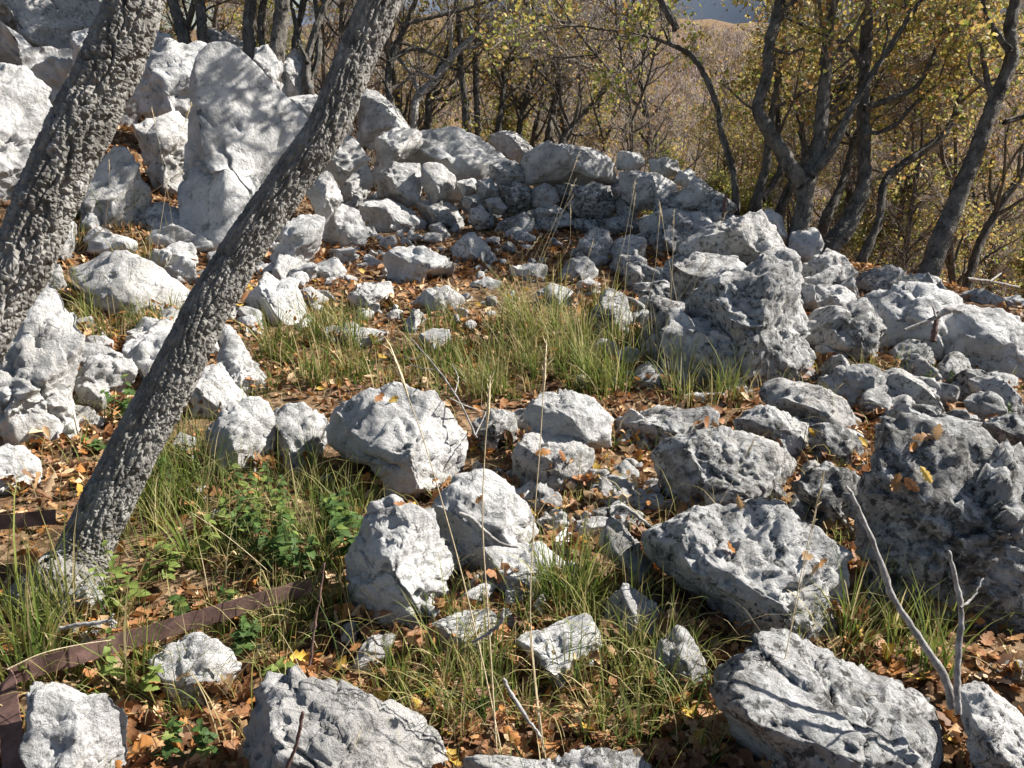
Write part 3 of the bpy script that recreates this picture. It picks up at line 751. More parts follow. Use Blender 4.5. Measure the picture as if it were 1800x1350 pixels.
# small chips: individuals that nothing tells apart
def chips():
    rng = np.random.RandomState(11)
    protos = []
    for k in range(7):
        r = np.random.RandomState(500 + k)
        q = r.uniform(.75, 1.25, 9)
        P, Fc = rock_shape(r, 3, 1, 1, .42, lambda th: .5 * np.interp(th % 6.2832, np.linspace(0, 6.2832, 10), np.append(q, q[0])), 1.1, 9)
        P = P[:, [0, 2, 1]] * np.array([1, 1, .75])
        mb = MB(); mb.add(P, Fc); protos.append(mb.mesh('stone_chip', M_ROCK))
    spots = [(700, 440, 330, 45, 50), (760, 520, 250, 60, 26), (1120, 870, 60, 60, 22), (600, 470, 60, 60, 14), (1000, 900, 60, 60, 12),
             (1150, 640, 80, 90, 18), (960, 745, 120, 20, 10), (700, 370, 120, 30, 20), (1480, 760, 90, 40, 10), (200, 600, 80, 120, 10), (1000, 400, 160, 22, 22), (1560, 590, 200, 40, 16), (330, 480, 90, 40, 8)]
    where = ['on the back of the enclosure floor', 'in the middle of the enclosure floor', 'under the round spotted boulder', 'by the lumpy pale rock', 'below the grey leafy boulder', 'left of the jagged pocked rock', 'behind the cracked pale boulder', 'at the foot of the large white dome', 'by the dark hollow rock', 'left of the leaning trunk', 'at the foot of the drystone wall', 'below the big pale boulder on the right', 'near the low domed boulder']
    for (u, v, du, dv, n), wh in zip(spots, where):
        for k in range(n):
            a, q = rng.uniform(0, 6.28), math.sqrt(rng.rand())
            g = ground_pt(u + math.cos(a) * du * q, v + math.sin(a) * dv * q)
            o = bpy.data.objects.new('stone_chip', protos[rng.randint(7)]); COL.objects.link(o)
            s = rng.uniform(.05, .13) * (1 if g[1] > 3.6 else .7)
            o.scale = (s * rng.uniform(.8, 1.4), s, s * rng.uniform(.7, 1.1)); o.rotation_euler = (rng.uniform(-.4, .4), rng.uniform(-.4, .4), rng.uniform(0, 6.28))
            o.location = g + np.array([0, 0, s * .12])
            o['dark'] = rng.uniform(.0, .35); o['warm'] = .3
            q = ('tiny' if s < .075 else 'small') + (' pale' if o['dark'] < .17 else ' grey')
            tag(o, q + ' limestone chip lying among leaves ' + wh, 'stone', q + ' chips ' + wh)
chips()

def rubble():
    rng = np.random.RandomState(12)
    protos = []
    for k in range(12):
        r = np.random.RandomState(700 + k); q = r.uniform(.7, 1.3, 9)
        P, Fc = rock_shape(r, 4, 1, 1, .42, lambda th: .5 * np.interp(th % 6.2832, np.linspace(0, 6.2832, 10), np.append(q, q[0])), 1.25, 10, .4)
        P = P[:, [0, 2, 1]] * np.array([1, 1, .8])
        mb = MB(); mb.add(P, Fc); protos.append(mb.mesh('rubble_rock', M_ROCK))
    # u, v, du, dv, count, smallest, largest (metres), darkness
    spots = [(1300, 580, 170, 110, 30, .2, .6, .32), (1560, 680, 180, 60, 18, .12, .32, .4), (1650, 740, 140, 50, 12, .12, .28, .45), (1190, 485, 90, 70, 20, .2, .46, .42), (1110, 560, 60, 90, 12, .1, .22, .3),
             (1480, 545, 130, 45, 14, .18, .38, .3), (1250, 770, 170, 40, 14, .08, .18, .4), (1000, 890, 110, 70, 14, .07, .17, .22), (1100, 880, 60, 60, 8, .06, .14, .4),
             (250, 650, 130, 80, 18, .10, .28, .04), (130, 720, 60, 60, 5, .08, .18, .05), (400, 560, 60, 60, 6, .1, .2, .05), (520, 450, 70, 70, 16, .14, .34, .03), (620, 430, 60, 50, 8, .10, .22, .1),
             (300, 470, 90, 40, 8, .12, .26, .1), (150, 420, 90, 60, 6, .2, .4, .1), (740, 420, 120, 40, 10, .08, .18, .15), (900, 440, 120, 30, 10, .08, .20, .3), (640, 560, 110, 60, 8, .08, .2, .2), (1640, 500, 150, 26, 9, .12, .28, .2),
             (1420, 900, 80, 60, 8, .08, .2, .5), (1040, 765, 180, 25, 14, .08, .18, .25), (640, 330, 40, 40, 4, .12, .25, .05), (860, 860, 80, 30, 6, .06, .14, .2), (860, 1040, 190, 60, 13, .06, .15, .15), (680, 1150, 120, 40, 5, .06, .13, .15), (560, 300, 70, 70, 9, .2, .42, .02), (400, 480, 60, 40, 5, .1, .25, .05)]
    where = ['below the tall shaded boulder', 'around the shaded square boulder', 'behind the giant right boulder', 'under the ridge boulder', 'beside the craggy grey rock with the bright edge', 'between the domed boulder and the forked oak', 'along the low ridge of grey rock', 'below the grey leafy boulder', 'under the round spotted boulder', 'left of the leaning trunk', 'by the two lobed pale rock', 'beside the lumpy pale rock', 'right of the smooth white rock', 'at the left edge of the enclosure floor', 'in front of the low domed boulder', 'at the foot of the thick furrowed trunk', 'before the long pale rock at the wall foot', 'at the foot of the drystone wall', 'among the grass on the enclosure floor', 'on the lip under the right trees', 'beside the dark knobbly rock', 'along the row of foreground boulders', 'at the foot of the large white dome', 'beside the big white boulder in the middle', 'among the front centre boulders', 'below the tall craggy front boulder', "behind the leaning trunk's upper part", 'near the foot of the tall pale boulder']
    for (u, v, du, dv, n, s0, s1, dk), wh in zip(spots, where):
        for k in range(n):
            a, q = rng.uniform(0, 6.28), math.sqrt(rng.rand())
            g = ground_pt(u + math.cos(a) * du * q, v + math.sin(a) * dv * q)
            o = bpy.data.objects.new('rubble_rock', protos[rng.randint(12)]); COL.objects.link(o)
            s = rng.uniform(s0, s1)
            o.scale = (s * rng.uniform(.85, 1.5), s, s * rng.uniform(.7, 1.1)); o.rotation_euler = (rng.uniform(-.5, .5), rng.uniform(-.5, .5), rng.uniform(0, 6.28))
            o.location = g + np.array([0, 0, s * .18])
            o['dark'] = max(0., dk + rng.uniform(-.15, .2)); o['warm'] = .1
            tone = 'white' if o['dark'] < .08 else ('pale grey' if o['dark'] < .28 else ('grey' if o['dark'] < .45 else 'dark grey'))
            sz = 'small' if s < s0 + .36 * (s1 - s0) else ('large' if s > s0 + .72 * (s1 - s0) else 'middling')
            tag(o, sz + ' ' + tone + ' lump of angular rubble ' + wh, 'stone', sz + ' ' + tone + ' rubble lumps ' + wh)
rubble()
# ================================================================== TREES
LEAFCOLS = np.array([(0.40, 0.33, 0.085), (0.25, 0.27, 0.065), (0.47, 0.36, 0.11), (0.42, 0.25, 0.095), (0.17, 0.20, 0.05), (0.33, 0.20, 0.11), (0.52, 0.44, 0.19)])

def add_leaves(mb, pos, size, rng, weights, spread=1.0):
    """lobed six-sided leaves, folded along the midrib"""
    n = len(pos)
    if n == 0: return
    d = rng.normal(size=(n, 3)); d[:, 2] -= 0.35; d /= np.linalg.norm(d, axis=1)[:, None]
    s = np.cross(d, rng.normal(size=(n, 3))); s /= np.linalg.norm(s, axis=1)[:, None] + 1e-9
    nn = np.cross(d, s)
    L = size * rng.uniform(.65, 1.3, n)[:, None]; W = L * .36
    up = nn * L * .12
    b = pos; m1 = pos + d * L * .35; m2 = pos + d * L * .72; tip = pos + d * L
    V = np.stack([b, m1 + s * W * .75 + up, m1 - s * W * .75 + up, m2 + s * W + up, m2 - s * W + up, tip], 1).reshape(-1, 3)
    i = np.arange(n)[:, None] * 6
    q = np.stack([i[:, 0] + 1, i[:, 0] + 2, i[:, 0] + 4, i[:, 0] + 3], 1)
    t = np.concatenate([i + np.array([[0, 2, 1]]), i + np.array([[3, 4, 5]])])
    w = np.asarray(weights, float); w /= w.sum()
    c = LEAFCOLS[rng.choice(len(LEAFCOLS), n, p=w)] * rng.uniform(.85, 1.4, (n, 1))
    mb.add(V, [q, t], np.repeat(c, 6, axis=0))

def wobble_path(p0, d0, L, n, rng, wob=0.25, trop=0.1):
    pts = [np.asarray(p0, float)]; d = np.asarray(d0, float); d = d / np.linalg.norm(d)
    st = L / (n - 1)
    for k in range(n - 1):
        d = d + rng.normal(size=3) * wob + np.array([0, 0, trop]); d /= np.linalg.norm(d)
        pts.append(pts[-1] + d * st)
    return np.array(pts)

def side_dir(T, rng, spread=(0.7, 1.2)):
    a = rng.normal(size=3); a -= T * (a @ T); a /= np.linalg.norm(a) + 1e-9
    k = rng.uniform(*spread)
    d = T * math.cos(k) + a * math.sin(k)
    return d / np.linalg.norm(d)

def crown(paths, rng, wood, twig_mb, leaf_mb, dens=1.0, leafiness=1.0, lsize=.042, weights=(3, 2, 3, 2, 2, 1, 1), start=.3, blen=1.5, lean=None, twigs=(5, 9), tk=1.0):
    """branches, twigs and leaves on the given (path, radius) limbs"""
    leafpos = []
    for pts, rad in paths:
        seg = np.linalg.norm(np.diff(pts, axis=0), axis=1); cum = np.concatenate([[0], np.cumsum(seg)]); Lt = cum[-1]
        nb = int(Lt * 3.4 * dens * (1 - start)) + 2
        for s in np.sort(rng.uniform(start, 1.0, nb)):
            x = s * Lt; k = min(np.searchsorted(cum, x), len(pts) - 1); k = max(k, 1)
            f = (x - cum[k - 1]) / (seg[k - 1] + 1e-9)
            p = pts[k - 1] * (1 - f) + pts[k] * f; T = (pts[k] - pts[k - 1]) / (seg[k - 1] + 1e-9)
            r0 = np.interp(x, cum, rad)
            d = side_dir(T, rng); d[2] += .15
            if lean is not None: d = d + lean * .5
            L = blen * rng.uniform(.45, 1.15) * (1.15 - .55 * s)
            br = wobble_path(p, d, L, 7, rng, .20, .07)
            rb = np.linspace(min(r0 * .55, .035 * L / 1.2 + .006), .004, 7)
            tube(wood, br, rb, 5)
            for j in range(rng.randint(*twigs)):
                q = rng.uniform(.2, 1.0); m = q * 6; a = int(min(m, 5)); g = m - a
                p2 = br[a] * (1 - g) + br[a + 1] * g; T2 = br[a + 1] - br[a]; T2 /= np.linalg.norm(T2)
                L2 = L * rng.uniform(.22, .5) * (1.1 - .4 * q) + .08
                tw = wobble_path(p2, side_dir(T2, rng, (.4, 1.0)), L2, 5, rng, .24, .05)
                tube(twig_mb, tw, np.linspace(.0055, .0018, 5) * tk, 3, cap=False)
                for h in range(rng.randint(2, 5)):
                    b2 = tw[rng.randint(1, 5)]; T3 = tw[-1] - tw[0]; T3 /= np.linalg.norm(T3)
                    t3 = wobble_path(b2, side_dir(T3, rng, (.4, 1.1)), L2 * rng.uniform(.3, .6), 3, rng, .25, .05)
                    tube(twig_mb, t3, np.array((.0024, .0018, .0012)) * tk, 3, cap=False)
                    if rng.rand() < leafiness:
                        nl = rng.randint(3, 8)
                        leafpos.append(t3[-1] + rng.normal(size=(nl, 3)) * .045)
                if rng.rand() < leafiness:
                    leafpos.append(tw[-1] + rng.normal(size=(rng.randint(2, 6), 3)) * .05)
    if leafpos: add_leaves(leaf_mb, np.concatenate(leafpos), lsize, rng, weights)

def bark_limb(mb, pts, rad, sides, per_m, rng, amp=.10, plate=0.02):
    """a trunk with real furrowed relief"""
    L = np.linalg.norm(np.diff(pts, axis=0), axis=1).sum()
    n = max(8, int(L * per_m))
    P = spline(np.concatenate([pts, np.asarray(rad)[:, None]], 1), n)
    r = P[:, 3]; P = P[:, :3]
    T = np.gradient(P, axis=0); T /= np.linalg.norm(T, axis=1)[:, None]
    ref = np.array([0.2, 0.95, 0.1]); N = np.cross(T, ref); N /= np.linalg.norm(N, axis=1)[:, None]; B = np.cross(T, N)
    a = np.arange(sides) / sides * 2 * math.pi
    D = np.cos(a)[None, :, None] * N[:, None] + np.sin(a)[None, :, None] * B[:, None]
    cum = np.linspace(0, L, n)
    C = np.stack([(r[:, None] * np.cos(a)[None]).ravel(), (r[:, None] * np.sin(a)[None]).ravel(), np.repeat(cum, sides)], 1)
    so = rng.uniform(0, 90, 3)
    dsp = np.repeat(r, sides) * amp * fbm(C * np.array([5, 5, 3.2]) + so, 3)
    if plate:
        wv = np.stack([pnoise(C * 14 + so), pnoise(C * 14 + so + 20), pnoise(C * 14 + so + 50)], 1) * .25
        wv = wv + .35 * np.stack([pnoise(C * 60 + so), pnoise(C * 60 + so + 20), pnoise(C * 60 + so + 50)], 1)
        q = C + .5 * plate * wv
        l1 = 1 - 2 * np.abs(pnoise(q / np.array([plate * 1.5, plate * 1.5, plate * 9.0]) + so))       # long fissures
        l2 = 1 - 2 * np.abs(pnoise(q / np.array([plate * 1.1, plate * 1.1, plate * 4.6]) + so + 33))
        l3 = 1 - 2 * np.abs(pnoise(q / np.array([plate * 2.2, plate * 2.2, plate * 1.3]) + so + 71))  # cross cracks
        dsp = dsp - plate * (.78 * sstep(.60, .93, l1) + .42 * sstep(.66, .95, l2) + .20 * sstep(.80, .97, l3))
        dsp = dsp + plate * .20 * fbm(C / np.array([plate, plate, plate * 2.6]) * .8 + so, 4, .6)
    V = P[:, None] + D * (r[:, None] + dsp.reshape(n, sides))[:, :, None]
    i = np.arange(n - 1)[:, None] * sides; j = np.arange(sides)[None]; j2 = (j + 1) % sides
    f = np.stack([i + j, i + j2, i + sides + j2, i + sides + j], -1).reshape(-1, 4)
    V = np.concatenate([V.reshape(-1, 3), P[-1:] + T[-1:] * r[-1]])
    k = (n - 1) * sides
    mb.add(V, [f, np.stack([k + np.arange(sides), k + (np.arange(sides) + 1) % sides, np.full(sides, n * sides)], 1)])
    return P, r

def px_path(pts, t, dt=0.0, root=True):
    """pixel polyline with widths -> world path; dt: depth gained from first to last point"""
    A = parse(pts); n = len(A); W = []; Rd = []
    for k, row in enumerate(A):
        tk = t + dt * k / max(n - 1, 1)
        W.append(at(row[0], row[1], tk)); Rd.append(row[2] * .5 * tk / F_PX)
    W = np.array(W); Rd = np.array(Rd)
    if root:
        g = W[0].copy(); z = float(H(g[0], g[1]))
        if g[2] > z - .05:
            dz = g[2] - (z - .12); g[2] = z - .12; g[0] -= .12 * dz * np.sign(W[1][0] - W[0][0] + 1e-6); g[1] += .04 * dz
            if dz > .06: W = np.concatenate([[g], W]); Rd = np.concatenate([[Rd[0] * 1.25], Rd])
    return W, Rd

def grow_on(W, Rd, extra, rng, trop=.06, wob=.10):
    """carry a limb on past the top of the picture"""
    if extra <= 0: return W, np.concatenate([Rd[:-1], [Rd[-1]]])
    d = W[-1] - W[-2]; d /= np.linalg.norm(d)
    m = max(4, int(extra / .35))
    P = wobble_path(W[-1], d, extra, m, rng, wob, trop)
    return np.concatenate([W, P[1:]]), np.concatenate([Rd, np.linspace(Rd[-1], .012, m)[1:]])

TREEN = [0]
def T(label, limbs, t, dt=0.0, extra=2.5, leafy=.8, dens=1.0, blen=1.3, seed=None, start=.3, name='oak_tree', weights=(3, 2, 3, 2, 2, 1, 1), mat=None, plate=.022, sides=20, per_m=34, group=None, lsize=.048, lean=None, shadow_limbs=(), roots=(), twigs=(7, 12)):
    TREEN[0] += 1
    rng = np.random.RandomState(seed or 300 + TREEN[0])
    mat = mat or M_BARK2
    paths = []
    root = None; first = None
    for k, lp in enumerate(limbs):
        ex = extra[k] if isinstance(extra, (list, tuple)) else extra
        W, Rd = px_path(lp, t, dt, root=(k == 0))
        if k == 0:
            loc = W[0].copy(); loc[2] = float(H(loc[0], loc[1]))
            root = thing(name, loc, label, 'tree', group)
        W, Rd = grow_on(W, Rd, ex, rng)
        mb = MB(); P, r = bark_limb(mb, W, Rd, sides, per_m, rng, plate=plate)
        mb.obj('trunk' if k == 0 else 'limb', mat, root, True, loc)
        paths.append((P[::max(1, len(P) // 24)], r[::max(1, len(P) // 24)]))
    for (ru, rv) in roots:                # surface roots running out from the foot
        e = ground_pt(ru, rv); s0 = paths[0][0][1].copy(); r0 = float(paths[0][1][1])
        m = .45 * s0 + .55 * e; m[2] = float(H(m[0], m[1])) + .035
        s0[2] = float(H(s0[0], s0[1])) + .06
        mb = MB(); bark_limb(mb, np.array([s0, m, e - [0, 0, .03]]), np.array([r0 * .42, r0 * .26, .010]), 60, per_m, rng, plate=plate)
        mb.obj('root', mat, root, True, loc)
    for l in shadow_limbs:  # extra limbs out of view, added for the shadow they cast
        l = np.array(l); mb = MB(); P, r = bark_limb(mb, l[:, :3], l[:, 3], sides, per_m, rng, plate=plate)
        mb.obj('limb', mat, root, True, loc); paths.append((P[::max(1, len(P) // 24)], r[::max(1, len(P) // 24)]))
    wood, tw, lf = MB(), MB(), MB()
    crown(paths, rng, wood, tw, lf, dens, leafy, lsize, weights, start, blen, lean, twigs)
    tag(wood.obj('branches', mat, root, True, loc), kind='stuff')
    tag(tw.obj('twigs', M_TWIG, root, True, loc), kind='stuff')
    if lf.n: tag(lf.obj('foliage', M_LEAF, root, False, loc), kind='stuff')
    return root

# the two trunks close to the camera
G_ = dict(mat=M_BARK, sides=140, per_m=330, name='oak_tree')
T('thick furrowed trunk rising from the left edge in front of the boulders', ['-310,1180,174.8 -215,930,127.0 -70,640,108.6 40,452,103.0 92,330,101.2 145,215,99.4 195,110,95.7 240,0,90.2 290,-160,84.6'], 2.05, .25, extra=1.5, leafy=1.05, plate=.016, blen=1.2, start=.72, seed=41, **G_)
T('long leaning trunk crossing the left half from the herbs to the top edge', ['112,1060,178.6 132,1012,120.3 150,965,97.8 200,862,87.4 262,740,84.6 322,632,82.7 372,530,79.0 434,428,75.2 508,322,73.3 578,218,72.4 622,112,69.6 668,0,67.7 710,-130,62.0'], ground_t(125, 1040), .35, extra=1.5, leafy=1.05, plate=.014, roots=[(60, 1085), (205, 1055), (150, 1120), (100, 985)], blen=1.2, start=.72, seed=42, **G_)

# trees on the right slope
T('forked oak with a low elbow limb standing behind the right rocks', ['1390,455,34.4 1408,395,32.7 1418,325,32.7 1440,262,27.5 1446,190,24.1 1452,100,20.6 1460,30,17.2 1462,-40,15.5', '1412,325,29.2 1385,285,29.2 1350,228,25.8 1332,190,20.6 1348,135,20.6 1352,80,20.6 1368,20,20.6 1376,-40,18.9', '1425,310,18.9 1462,262,18.9 1490,205,15.5 1515,160,12.9 1560,90,11.2 1605,20,9.5'], 7.0, .3, [1.0, 1.0, .7], leafy=.8, dens=1.0, blen=1.15, seed=51, start=.42)
T('straight dark oak right of the forked one with long right hand branches', ['1455,440,39.6 1490,395,34.4 1516,335,27.5 1520,270,23.2 1518,190,23.2 1520,110,22.4 1524,40,20.6 1526,-60,18.9', '1518,190,13.8 1560,176,12.0 1610,152,10.3 1640,100,8.6 1665,40,7.7', '1520,120,10.3 1500,92,10.3 1472,70,7.7 1440,60,6.0', '1516,240,8.6 1570,222,9.5 1610,180,6.9 1680,120,6.0'], 7.3, .3, [1.2, .6, .4, .7], leafy=.8, dens=1.0, blen=1.2, seed=52, start=.4)
T('slender stem bending right into a long sweeping limb', ['1515,455,18.9 1545,390,16.3 1553,330,15.5 1575,298,16.3 1628,262,14.6 1668,225,12.0 1684,180,10.3 1692,140,7.7'], 7.4, .4, 1.0, leafy=.8, dens=1.0, blen=.9, seed=53, start=.4)
T('dark oak leaning right at the right edge of the picture', ['1628,490,41.3 1655,420,36.1 1690,330,31.0 1722,250,29.2 1752,170,25.8 1778,105,24.1 1775,50,22.4 1790,-20,20.6', '1765,215,12.0 1810,200,12.0 1860,190,8.6', '1775,90,12.0 1740,40,10.3 1725,-10,8.6'], 6.9, .2, [1.1, .6, .6], leafy=.8, dens=1.0, blen=1.2, seed=54, start=.42)
T('thin crooked stem arching left over the wall end', ['1293,345,14.6 1288,300,12.9 1268,230,12.9 1262,190,12.0 1240,135,11.2 1212,95,10.3 1170,75,7.7 1120,60,5.2'], 7.6, .2, 1.0, leafy=.8, blen=.9, dens=1.2, shadow_limbs=[[(1.36, 7.45, 1.9, .036), (1.0, 7.7, 2.55, .03), (.66, 7.86, 3.05, .024), (.36, 7.86, 3.45, .018), (.15, 7.85, 4.0, .01)], [(.66, 7.86, 3.05, .018), (.42, 7.7, 3.1, .014), (.1, 7.6, 3.35, .009)], [(1.0, 7.7, 2.55, .018), (.7, 7.6, 2.75, .014), (.35, 7.6, 2.85, .008)]], seed=55, start=.5, weights=(3, 3, 2, 1, 3, 0, 1))  # unseen limbs added above the frame to throw a branch shadow on the tall boulder
T('twin stemmed oak behind the elbow limb of the forked one', ['1328,365,22.4 1345,300,17.2 1352,240,14.6 1360,185,12.9 1372,120,10.3 1380,40,8.6', '1340,350,15.5 1372,300,13.8 1368,250,11.2 1366,170,8.6'], 8.2, .3, [1.0, 1.0], leafy=.85, seed=56)
T('leaning grey stem between the forked oak and the straight dark one', ['1375,360,20.6 1412,290,17.2 1440,235,14.6 1480,160,12.9 1498,130,11.2'], 8.4, .4, 1.2, leafy=.8, seed=57)
T('pale stem curving right low behind the straight dark oak', ['1450,390,20.6 1478,330,15.5 1492,285,14.6 1500,250,10.3 1520,200,8.6'], 8.3, .5, 1.2, leafy=.8, seed=58)
T('thin pale tree with upswept branches beyond the right slope', ['1600,330,8.6 1622,260,8.6 1640,190,7.7 1672,120,6.9 1700,60,6.0'], 10.5, .3, 2.0, leafy=.6, seed=59, dens=1.2)
T('slim leaning tree beyond the right edge oak', ['1700,500,17.2 1722,430,15.5 1760,360,13.8 1800,300,12.0'], 9.5, .3, 2.6, leafy=.8, seed=60)
for k_, (x_, y_, l_) in enumerate([(5.2, 6.2, 'oak beside the broad boulder past the right edge'), (6.9, 5.4, 'taller oak farther out past the right edge')]):
    t_ = y_ * math.cos(PITCH) + (1.62 - float(H(x_, y_))) * math.sin(PITCH)
    u_ = 900 + x_ / t_ * F_PX; v_ = 675 - F_PX * (((float(H(x_, y_)) - 1.62) * math.cos(PITCH) + y_ * math.sin(PITCH)) / t_)
    T(l_, ['%f,%f,38 %f,%f,32 %f,%f,26 %f,%f,20' % (u_, v_, u_ + 30, v_ - 170, u_ + 20, v_ - 330, u_ + 50, v_ - 480)], t_, .1, 1.0, leafy=1.0, blen=1.2, seed=80 + k_, start=.3)
# centre trees behind the wall
T('slim straight dark stem behind the white dome', ['822,232,19 818,180,14 810,120,12 808,60,12 806,0,12'], 10.2, .2, 2.5, leafy=0.30, seed=61, start=.5)
T('second slim straight stem right of the first behind the dome', ['841,235,13 838,180,12 836,110,12 838,40,11 838,-20,10'], 10.6, .2, 2.5, leafy=0.30, seed=62, start=.5)
T('pale dead looking tree bending right behind the dome', ['728,212,14 735,172,15 765,140,16 800,95,13 848,52,10 905,8,8', '738,168,9 722,130,8 690,90,6', '765,140,9 740,128,7'], 10.0, .3, [1.2, .4, .2], leafy=0.14, seed=63, start=.4, mat=M_STICK)
T('dark tree with a bent crown left of the slim straight stems', ['752,218,15 755,170,13 770,125,12 788,98,11 830,70,10 880,40,8 930,5,7'], 10.8, .3, 1.0, leafy=0.55, seed=64)
T('dark tree with horizontal limbs beside the leaning trunk', ['690,200,14 682,150,13 686,110,13 700,72,12 712,48,10', '684,110,10 724,85,9 760,95,7 790,110,5', '705,45,9 760,30,8 810,18,7 850,5,6'], 9.8, .3, [1.6, .3, .6], leafy=0.44, seed=65, weights=(4, 2, 4, 2, 2, 1, 2))
T('young leaning tree left of the middle of the wood edge', ['912,238,11 918,195,10 932,145,9 945,100,8 955,85,6'], 11.5, .3, 1.8, leafy=0.28, seed=66, dens=1.4)
T('crooked tree with level spreading limbs in the centre of the wood edge', ['962,255,15 972,200,13 980,150,12 984,112,11 985,80,8', '980,150,7 1010,138,6 1040,108,5', '984,112,7 1030,104,6 1048,103,5', '983,115,6 955,90,5 930,85,4'], 11.2, .3, [1.6, .4, .1, .3], leafy=0.25, seed=67, dens=1.3)
T('tree leaning far right behind the middle of the wall', ['985,262,14 1012,215,12 1045,180,11 1070,150,10 1092,148,8 1130,170,5'], 10.8, .3, .4, leafy=0.19, seed=68, dens=1.2)
T('dark short stemmed tree left of the centre at the wood edge', ['876,232,13 883,180,11 886,130,10 895,105,9 930,100,6'], 11.0, .3, .9, leafy=0.28, seed=69, dens=1.3)
T('thin slanting stem left of the tree that leans far right', ['938,240,10 948,200,9 958,140,7'], 12.0, .3, 1.8, leafy=0.22, seed=70, dens=1.2)
# upper left trees
T('dark thin trunk on the skyline behind the tall pale boulder', ['443,160,26 440,95,24 437,45,22 442,-10,20'], 9.0, .2, 3.0, leafy=.8, seed=71, start=.5, sides=28)
T('grey straight trunk right of the dark thin one on the skyline', ['478,170,32 486,100,30 494,30,28 498,-30,26'], 8.9, .2, 3.0, leafy=.8, seed=72, start=.5, sides=28)
T('several stemmed pale tree left of the leaning trunk', ['545,175,20 541,110,17 556,50,15 578,-10,12', '545,150,12 560,95,12 558,30,10', '541,110,10 525,70,9 515,20,8'], 9.0, .2, [2.2, 2.0, 1.8], leafy=1.0, seed=73, start=.5, sides=24)
T('grey trunk just right of the thick furrowed one', ['326,80,24 316,40,22 300,-10,20'], 9.4, .2, 3.0, leafy=.8, seed=74, start=.5, sides=24)
T('dark trunk second from the thick furrowed one', ['360,85,20 355,40,19 350,-10,18'], 9.3, .2, 3.0, leafy=.8, seed=75, start=.5, sides=24)
T('slim stem between the dark thin trunk and the grey straight one', ['468,110,13 458,50,13 466,-10,12'], 9.8, .2, 2.5, leafy=.8, seed=76, start=.4)
T('slim dark stem left of the pale several stemmed tree', ['518,100,14 524,50,13 535,-5,12'], 9.9, .2, 2.5, leafy=.8, seed=77, start=.4)

# ---------------------------------------------------------------- the wood beyond: repeats
def make_proto(seed, h, r, leafy, dens, blen, weights, forks=2, lean=(0, 0, 0)):
    rng = np.random.RandomState(seed)
    trunk = MB(); paths = []
    base = wobble_path((0, 0, -.3), (rng.normal() * .15 + lean[0], rng.normal() * .15 + lean[1], 1), h * .5, 7, rng, .09, .10)
    rb = np.linspace(r * 1.15, r * .75, 7); tube(trunk, base, rb, 8)
    root = bpy.data.objects.new('woodland_tree', None); root.empty_display_size = .2
    for k in range(forks):
        p = wobble_path(base[-1 - (k % 2)], side_dir((base[-1] - base[-2]) / np.linalg.norm(base[-1] - base[-2]), rng, (.15, .6)), h * .55, 8, rng, .12, .10)
        q = np.linspace(r * .6, .012, 8); tube(trunk, p, q, 6); paths.append((p, q))
    paths.append((base, rb))
    wood, tw, lf = MB(), MB(), MB()
    crown(paths, rng, wood, tw, lf, dens, leafy, .058, weights, .22, blen, None, (8, 13), 1.5)
    parts = [('trunk', trunk, M_BARK2), ('branches', wood, M_BARK2), ('twigs', tw, M_TWIG), ('foliage', lf, M_LEAF)]
    COL.objects.link(root)
    for nm, mb, mt in parts:
        if mb.n:
            o = bpy.data.objects.new(nm, mb.mesh(nm, mt, nm != 'foliage')); COL.objects.link(o); o.parent = root
            if nm != 'trunk': o['kind'] = 'stuff'
    return root

